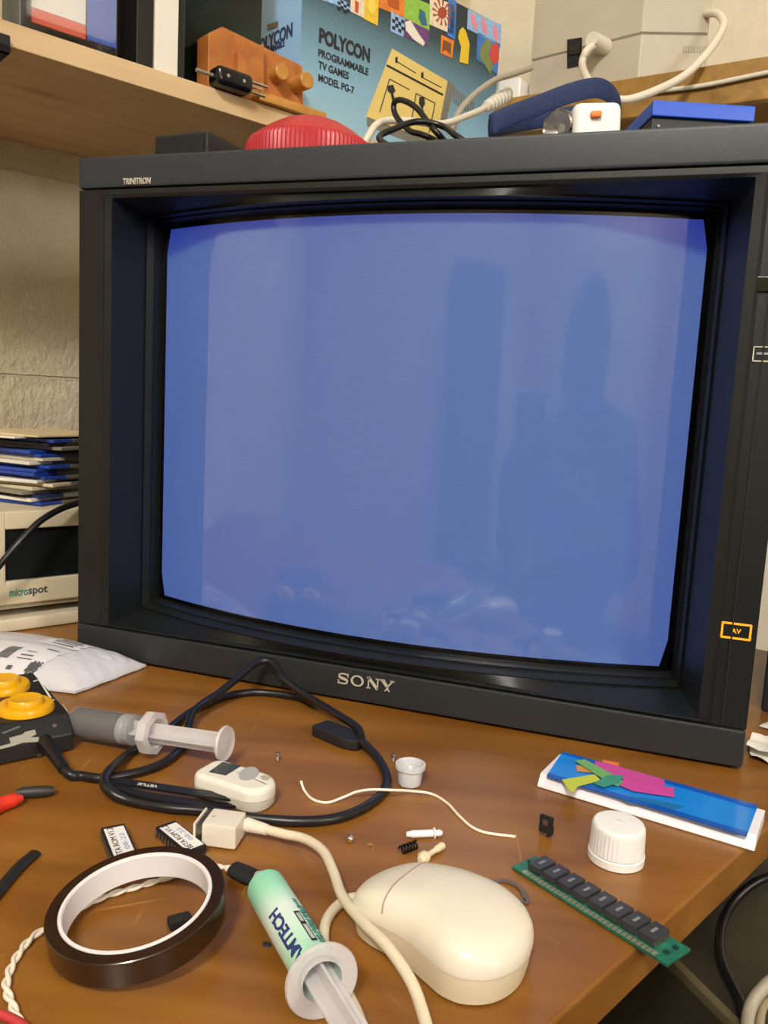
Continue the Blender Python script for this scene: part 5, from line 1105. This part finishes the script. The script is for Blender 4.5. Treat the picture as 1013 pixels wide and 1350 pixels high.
# memory module
A_, B_, D_ = at(675, 1144, .001), at(880, 1274, .001), at(696, 1128, .001)
sd_ = (B_ - A_).normalized(); sw = V((-sd_.y, sd_.x, 0)); sl_ = (B_ - A_).length; swd = abs((at(907, 1246, .001) - B_).dot(sw)); swd = 0.5 * (swd + abs((D_ - A_).dot(sw)))
swd = max(0.014, min(swd, 0.020))
SMM = Matrix(((sd_.x, sw.x, 0, A_.x), (sd_.y, sw.y, 0, A_.y), (0, 0, 1, 0), (0, 0, 0, 1)))
smm = thing('memory_module', 'green memory module with eight black chips overhanging the desk edge', 'circuit board', A_ + sd_ * 0.03)
bm = new(); box(bm, (sl_ / 2, swd / 2, 0.0012), (sl_, swd, 0.0014), 0.0002, SMM); part('circuit_board', bm, mat('green_circuit_board', '#1f6b57', 0.35, var=0.35, vscale=260), smm, world=True)
bm = new()
for i in range(30): box(bm, (0.007 + i * (sl_ - 0.014) / 29, 0.0016, 0.0020), (0.0018, 0.0030, 0.0002), 0, SMM)
part('contact_strip', bm, mat('tinned_contacts', '#b9b6a0', 0.3, metal=0.7), smm, world=True, smooth=False)
for i in range(8):
    cx_ = sl_ * 0.095 + i * sl_ * 0.104
    bm = new(); box(bm, (cx_ + 0.002, swd * 0.58, 0.0040), (0.0072, swd * 0.70, 0.0034), 0.0003, SMM); mcp = part('memory_chip', bm, mat('chip_black', '#33353a', 0.42), smm, world=True)
    bm = new()
    for k in range(7):
        for s_ in (-1, 1): box(bm, (cx_ + 0.002 + s_ * 0.0038, swd * (0.30 + 0.56 * k / 6), 0.0030), (0.0006, 0.0007, 0.0022), 0, SMM)
    part('chip_pins', bm, MATS['tin_pins'], mcp, world=True, smooth=False)
    bm = new(); box(bm, (cx_ + 0.002, swd * 0.58, 0.00573), (0.0014, swd * 0.26, 0.00006), 0, SMM); part('chip_marking', bm, mat('chip_print', '#7d8187', 0.6), mcp, world=True, smooth=False)
for xx, yy in ((sl_ * 0.95, swd * .35), (sl_ * .955, swd * .7), (sl_ * 0.03, swd * .6)):
    bm = new(); box(bm, (xx, yy, 0.0023), (0.0022, 0.0022, 0.0010), 0.0002, SMM); part('capacitor', bm, mat('dark_capacitor', '#123a38', 0.3), smm, world=True)
# page flag tray
A_, B_ = at(708, 1038), at(995, 1124); fd_ = (B_ - A_).normalized(); fb_ = V((-fd_.y, fd_.x, 0)); fl_ = (B_ - A_).length; HTR = 0.0075
dpt = (at(1002, 1066, HTR) - A_).dot(fb_)
ft = thing('flag_tray', 'white tray with a blue film window holding coloured page flags', 'stationery tray', A_ + fd_ * fl_ * .45 + fb_ * dpt / 2)
TMx = Matrix(((fb_.x, 0, fd_.x, A_.x), (fb_.y, 0, fd_.y, A_.y), (0, 1, 0, 0), (0, 0, 0, 1)))
bm = new(); prism(bm, [(0, 0.0004), (0.0004, 0.0016), (0.0045, HTR), (dpt, HTR), (dpt + 0.001, 0.0004)], 0, fl_, TMx, bev=0.0005); part('tray', bm, mat('white_tray_plastic', '#eceaf2', 0.35), ft, world=True)
bm = new(); quad_on(bm, [(721, 1024), (741, 994), (999, 1065), (985, 1103)], (0, 0, HTR), (0, 0, 1), 0.0008); part('film_window', bm, mat('clear_blue_film', '#1c84e0', 0.12, var=0.06, vscale=40), ft, world=True, smooth=False)
bm = new(); z_ = HTR + 0.0008; quad_on(bm, [(721, 1024), (723, 1020), (986, 1098), (985, 1103)], (0, 0, z_), (0, 0, 1), 0.0006); quad_on(bm, [(741, 994), (743, 992), (999, 1062), (998, 1067)], (0, 0, z_), (0, 0, 1), 0.0006); part('film_edge', bm, mat('deep_blue_edge', '#1457b8', 0.15), ft, world=True, smooth=False)
bm = new(); quad_on(bm, [(800, 1046), (850, 1052), (905, 1064), (888, 1068), (830, 1058)], (0, 0, z_), (0, 0, 1), 0.0002); part('film_crease', bm, mat('teal_film_crease', '#1f6fae', 0.3), ft, world=True, smooth=False)
for i, (pix, cc_, nm) in enumerate(([[(795, 1002), (817, 1006), (813, 1016), (795, 1015)], '#e8783c', 'orange'], [[(760, 1009), (786, 1012), (784, 1019), (761, 1017)], '#c98a4c', 'tan'], [[(784, 1004), (800, 1006), (876, 1028), (877, 1040), (822, 1028), (786, 1013)], '#c4489a', 'magenta'], [[(822, 1028), (889, 1039), (889, 1051), (835, 1043), (818, 1036)], '#c8489f', 'pink'],
                                   [[(741, 1028), (784, 1021), (793, 1029), (762, 1037), (756, 1045), (750, 1042)], '#bcc843', 'yellow green'], [[(758, 1003), (771, 1001), (806, 1020), (822, 1030), (815, 1037), (795, 1027)], '#6aa862', 'green'], [[(783, 1033), (802, 1022), (822, 1022), (818, 1032), (796, 1038)], '#3c8f7a', 'teal'])):
    bm = new(); quad_on(bm, pix, (0, 0, z_ + 0.0004 + i * 0.00018), (0, 0, 1), 0.00015); part('page_flag', bm, mat('flag_' + nm.replace(' ', '_'), cc_, 0.5), ft, world=True, smooth=False, label=nm + ' paper flag')

# ------------------------------------------------------------------ right of the television
dv = thing('black_device', 'black equipment case standing on the desk behind the television right edge', 'electronic device', (0.64, 0.2, 0))
Q = at(1003, 938); fq = V((math.cos(math.radians(-12)), math.sin(math.radians(-12)), 0)); bq = V((-fq.y, fq.x, 0))
MQ = Matrix(((fq.x, bq.x, 0, Q.x), (fq.y, bq.y, 0, Q.y), (0, 0, 1, 0), (0, 0, 0, 1)))
bm = new(); box(bm, (0.035, 0.07, 0.0655), (0.07, 0.14, 0.13), 0.002, MQ); part('case', bm, mat('black_case', '#1d1e20', 0.45), dv, world=True)
bm = new(); box(bm, (0.037, -0.001, 0.045), (0.06, 0.003, 0.07), 0.001, MQ); part('front_panel', bm, mat('slate_panel', '#2a2d33', 0.4), dv, world=True)
bm = new()
for k in range(3): box(bm, (0.026, -0.0028, 0.0165 + 0.0036 * k), (0.03, 0.0006, 0.0016), 0, MQ)
part('printed_stripes', bm, PAPER, dv, world=True, smooth=False)
bm = new(); box(bm, (0.03, -0.0022, 0.109), (0.045, 0.001, 0.009), 0.0003, MQ); part('white_strip', bm, PAPER, dv, world=True)
def sheet_paper(label, pix, z, amp, seed):
    bm = new(); rnd = random.Random(seed); P = [at(x, y, z) for x, y in pix]; n_ = 10
    g_ = [[None] * (n_ + 1) for _ in range(n_ + 1)]
    for i in range(n_ + 1):
        for j in range(n_ + 1):
            s_, t_ = i / n_, j / n_; p = (P[0] * (1 - s_) + P[1] * s_) * (1 - t_) + (P[3] * (1 - s_) + P[2] * s_) * t_
            g_[i][j] = bm.verts.new(p + V((0, 0, amp * abs(math.sin(5 * s_ + seed) * math.sin(4 * t_ + seed * 2)))))
    top = [[v for v in r_] for r_ in g_]; lo = [[bm.verts.new(v.co - V((0, 0, 0.0004))) for v in r_] for r_ in g_]
    for i in range(n_):
        for j in range(n_): bm.faces.new((g_[i][j], g_[i + 1][j], g_[i + 1][j + 1], g_[i][j + 1])); bm.faces.new((lo[i][j], lo[i][j + 1], lo[i + 1][j + 1], lo[i + 1][j]))
    for i in range(n_):
        bm.faces.new((g_[i][0], lo[i][0], lo[i + 1][0], g_[i + 1][0])); bm.faces.new((g_[i][n_], g_[i + 1][n_], lo[i + 1][n_], lo[i][n_])); bm.faces.new((g_[0][i], g_[0][i + 1], lo[0][i + 1], lo[0][i])); bm.faces.new((g_[n_][i], lo[n_][i], lo[n_][i + 1], g_[n_][i + 1]))
    return solo('paper_sheet', bm, PAPER, label, 'paper', origin=P[0])
sheet_paper('crumpled white paper sheet on the desk by the television right corner', [(990, 1001), (1060, 1022), (1075, 985), (987, 977)], 0.001, 0.004, 1)
sheet_paper('upper white paper sheet lying over the crumpled one right of the television', [(984, 985), (1070, 1008), (1080, 975), (992, 970)], 0.0065, 0.003, 2)
sheet_paper('white paper sheet with a pointed corner below the black equipment case', [(1001, 957), (1050, 975), (1070, 950), (1012, 952)], 0.001, 0.003, 3)
# storage crate beside the desk
ZC = -0.15; ca, cb = at(885, 1272, ZC), at(965, 1352, ZC); ce = (cb - ca).normalized(); cn = V((-ce.y, ce.x, 0))
CM = Matrix(((ce.x, cn.x, 0, ca.x), (ce.y, cn.y, 0, ca.y), (0, 0, 1, 0), (0, 0, 0, 1)))
ct = thing('storage_case', 'olive grey equipment case standing on the floor beside the desk', 'case', (ca.x + cn.x * .2, ca.y + cn.y * .2, -0.75))
CASEM = mat('olive_grey_steel', '#373123', 0.6, var=0.1, bump=0.1, bscale=300)
bm = new(); box(bm, (0.03, 0.21, (ZC - 0.004 - 0.749) / 2), (0.34, 0.42, ZC - 0.004 + 0.749), 0.003, CM); part('body', bm, CASEM, ct, world=True)
bm = new()
box(bm, (0.03, 0.003, ZC - 0.001), (0.342, 0.007, 0.008), 0.0015, CM); box(bm, (0.03, 0.417, ZC - 0.001), (0.342, 0.007, 0.008), 0.0015, CM); box(bm, (-0.138, 0.21, ZC - 0.001), (0.007, 0.42, 0.008), 0.0015, CM); box(bm, (0.198, 0.21, ZC - 0.001), (0.007, 0.42, 0.008), 0.0015, CM)
part('rim', bm, mat('pale_rim_steel', '#62583f', 0.5), ct, world=True)
cable('black_cable', [at(1060, 1140, ZC + .03), at(1020, 1153, ZC + .03), at(992, 1166, ZC + .025), at(968, 1188, ZC + .015), at(953, 1216, ZC + .006), at(949, 1246, ZC + .003), at(955, 1276, ZC + .003), at(968, 1304, ZC + .003), at(980, 1330, ZC + .003), at(986, 1370, ZC + .006)], 0.0034, BLACK, 'black cable curving over the olive grey equipment case')
cable('white_cable', [at(984, 1375, ZC + .004), at(986, 1345, ZC + .006), at(991, 1325, ZC + .010), at(1002, 1308, ZC + .016), at(1022, 1290, ZC + .022), at(1060, 1270, ZC + .024)], 0.0040, mat('dimmed_white_cable', '#a89f8d', 0.5), 'white cable at the bottom right corner of the photo')  # white darkened so its colour carries the dimness of this corner
cable('white_cable', [at(1000, 1390, ZC + .004), at(1002, 1350, ZC + .004), at(1008, 1325, ZC + .004), at(1030, 1310, ZC + .004)], 0.0028, mat('dark_cream_cable', '#a3957a', 0.5), 'cream cable beside the white cable at the bottom right corner')  # darker cream than the mouse cord

# ------------------------------------------------------------------ behind the camera: what the tube mirrors
ph = thing('smartphone', 'dark smartphone held up in front of the television', 'phone', CAM - _f * 0.009)
PHM = Matrix(((_r.x, _u.x, -_f.x, 0), (_r.y, _u.y, -_f.y, 0), (_r.z, _u.z, -_f.z, 0), (0, 0, 0, 1))); pcn = CAM - _f * 0.010 - _u * 0.055 + _r * 0.022; PHM.translation = pcn
bm = new(); box(bm, (0, 0, 0), (0.074, 0.158, 0.008), 0.003, PHM, 3); part('body', bm, mat('phone_black', '#15161a', 0.25), ph, world=True)
bm = new(); box(bm, (0, 0, -0.0041 + 0.0082), (0.068, 0.15, 0.0004), 0, PHM); part('screen', bm, mat('phone_glass', '#20242c', 0.1), ph, world=True, smooth=False)
pe = thing('person', 'seated person in dark clothes holding up a smartphone', 'person', (0.80, -1.0, -0.75))
def skin(name, joints, edges, m, sub=2):
    me = bpy.data.meshes.new(name); me.from_pydata([j[0] for j in joints], edges, []); o = bpy.data.objects.new(name, me); COL.objects.link(o)
    md = o.modifiers.new('skin', 'SKIN'); 
    for i, j in enumerate(joints):
        r_ = j[1]; me.skin_vertices[0].data[i].radius = r_ if isinstance(r_, tuple) else (r_, r_)
        me.skin_vertices[0].data[i].use_root = (i == 0)
    md2 = o.modifiers.new('smooth', 'SUBSURF'); md2.levels = sub; md2.render_levels = sub
    dg = bpy.context.evaluated_depsgraph_get(); m2 = bpy.data.meshes.new_from_object(o.evaluated_get(dg)); bpy.data.objects.remove(o)
    bm = new(); bm.from_mesh(m2); bpy.data.meshes.remove(m2); return bm
fx = V((-0.36, 0.93, 0)); rx = V((0.93, 0.36, 0)); hip = V((0.80, -1.02, -0.27))
def bp_(r_, f_, z_): p = hip + rx * r_ + fx * f_; return (p.x, p.y, z_)
hL = tuple(pcn - _r * 0.062 - _u * 0.05 - _f * 0.012); hR = tuple(pcn + _r * 0.062 - _u * 0.055 - _f * 0.012)
J = [(bp_(0, 0, -0.25), (0.20, 0.14)), (bp_(0, 0.01, -0.10), (0.18, 0.13)), (bp_(0, 0.03, 0.05), (0.20, 0.14)), (bp_(0, 0.04, 0.17), (0.16, 0.11)), (bp_(0, 0.05, 0.235), 0.065), (bp_(0, 0.08, 0.285), (0.095, 0.105)), (bp_(0, 0.09, 0.37), (0.105, 0.125)), (bp_(0, 0.08, 0.43), (0.085, 0.10)),
     (bp_(-0.18, 0.04, 0.15), 0.085), (bp_(-0.25, 0.20, -0.04), 0.062), (tuple((V(hL) + V(bp_(-0.24, 0.2, 0.0))) / 2), 0.038), (hL, 0.026),
     (bp_(0.18, 0.04, 0.15), 0.085), (bp_(0.20, 0.24, -0.06), 0.062), (tuple((V(hR) + V(bp_(0.16, 0.24, 0.0))) / 2), 0.038), (hR, 0.026),
     (bp_(-0.10, 0.06, -0.27), 0.085), (bp_(-0.13, 0.42, -0.25), 0.060), (bp_(-0.13, 0.40, -0.55), 0.045), (bp_(-0.13, 0.40, -0.69), 0.038), (bp_(-0.14, 0.55, -0.715), 0.035),
     (bp_(0.10, 0.06, -0.27), 0.085), (bp_(0.15, 0.42, -0.25), 0.060), (bp_(0.15, 0.40, -0.55), 0.045), (bp_(0.15, 0.40, -0.69), 0.038), (bp_(0.16, 0.55, -0.715), 0.035)]
Ed = [(0, 1), (1, 2), (2, 3), (3, 4), (4, 5), (5, 6), (6, 7), (3, 8), (8, 9), (9, 10), (10, 11), (3, 12), (12, 13), (13, 14), (14, 15), (0, 16), (16, 17), (17, 18), (18, 19), (19, 20), (0, 21), (21, 22), (22, 23), (23, 24), (24, 25)]
for hnd, sgx in ((11, 1), (15, -1)):
    h_ = V(J[hnd][0])
    for k in range(4):
        b0 = h_ + _u * (0.022 - 0.015 * k) + _r * sgx * 0.010; J.append((tuple(b0 + _f * 0.012 + _r * sgx * 0.004), 0.0085)); J.append((tuple(b0 + _f * 0.0145 + _r * sgx * (0.026 - 0.003 * k)), 0.0075))
        Ed += [(hnd, len(J) - 2), (len(J) - 2, len(J) - 1)]
    J.append((tuple(h_ + _u * 0.03 - _f * 0.012), 0.010)); J.append((tuple(h_ + _u * 0.045 - _f * 0.014 + _r * sgx * 0.020), 0.0085)); Ed += [(hnd, len(J) - 2), (len(J) - 2, len(J) - 1)]
part('body', skin('body', J, Ed, None), mat('dark_clothing_and_skin', '#3a302c', 0.8, var=0.1), pe, world=True)
bm = new(); bmesh.ops.create_uvsphere(bm, u_segments=24, v_segments=16, radius=0.1)
for v in bm.verts:
    q = V((v.co.x * 0.86, v.co.y * 1.05, v.co.z * 0.92 if v.co.z > 0 else v.co.z * 0.25)); v.co = V(bp_(0, 0.075, 0.385)) + rx * q.x + fx * (q.y * 0.98 - 0.012) + V((0, 0, q.z))
part('hair', bm, mat('dark_hair', '#1d1714', 0.8), pe, world=True)
stl = thing('stool', 'dark wooden stool under the seated person', 'stool', bp_(0, 0, -0.75))
bm = new(); lathe(bm, [(0, -0.03), (0.17, -0.03), (0.18, -0.02), (0.18, -0.005), (0.17, 0), (0, 0)], Matrix.Translation(bp_(0, 0.02, -0.36)), 40); part('seat', bm, DESKM, stl, world=True)
for a_ in (45, 135, 225, 315):
    cA, sA = math.cos(math.radians(a_)), math.sin(math.radians(a_)); b0 = V(bp_(0, 0.02, -0.39))
    bm = new(); tube(bm, [b0 + V((cA * 0.11, sA * 0.11, 0)), b0 + V((cA * 0.17, sA * 0.17, -0.36))], 0.016, 12, smooth=False); part('leg', bm, DESKM, stl, world=True)
wf = lambda s_, z_, o_=0.0: c_fr - ND * s_ + UD * (0.001 + o_) + V((0, 0, z_))
def wallpiece(name, label, cat, s0, s1, z0, z1, d, m):
    bm = new(); a_ = wf((s0 + s1) / 2, (z0 + z1) / 2, d / 2); box(bm, (0, 0, 0), (s1 - s0, d, z1 - z0), 0.004, frame(a_, -ND, UD)); return solo(name, bm, m, label, cat, origin=a_)
wallpiece('cupboard', 'tall dark cupboard against the wall opposite the television', 'cupboard', 0.75, 1.45, -0.749, 0.95, 0.4, mat('dark_cupboard', '#4a4640', 0.6))
wallpiece('whiteboard', 'white board on the wall opposite the television', 'whiteboard', 0.1, 0.7, -0.1, 0.75, 0.03, WHITEP)
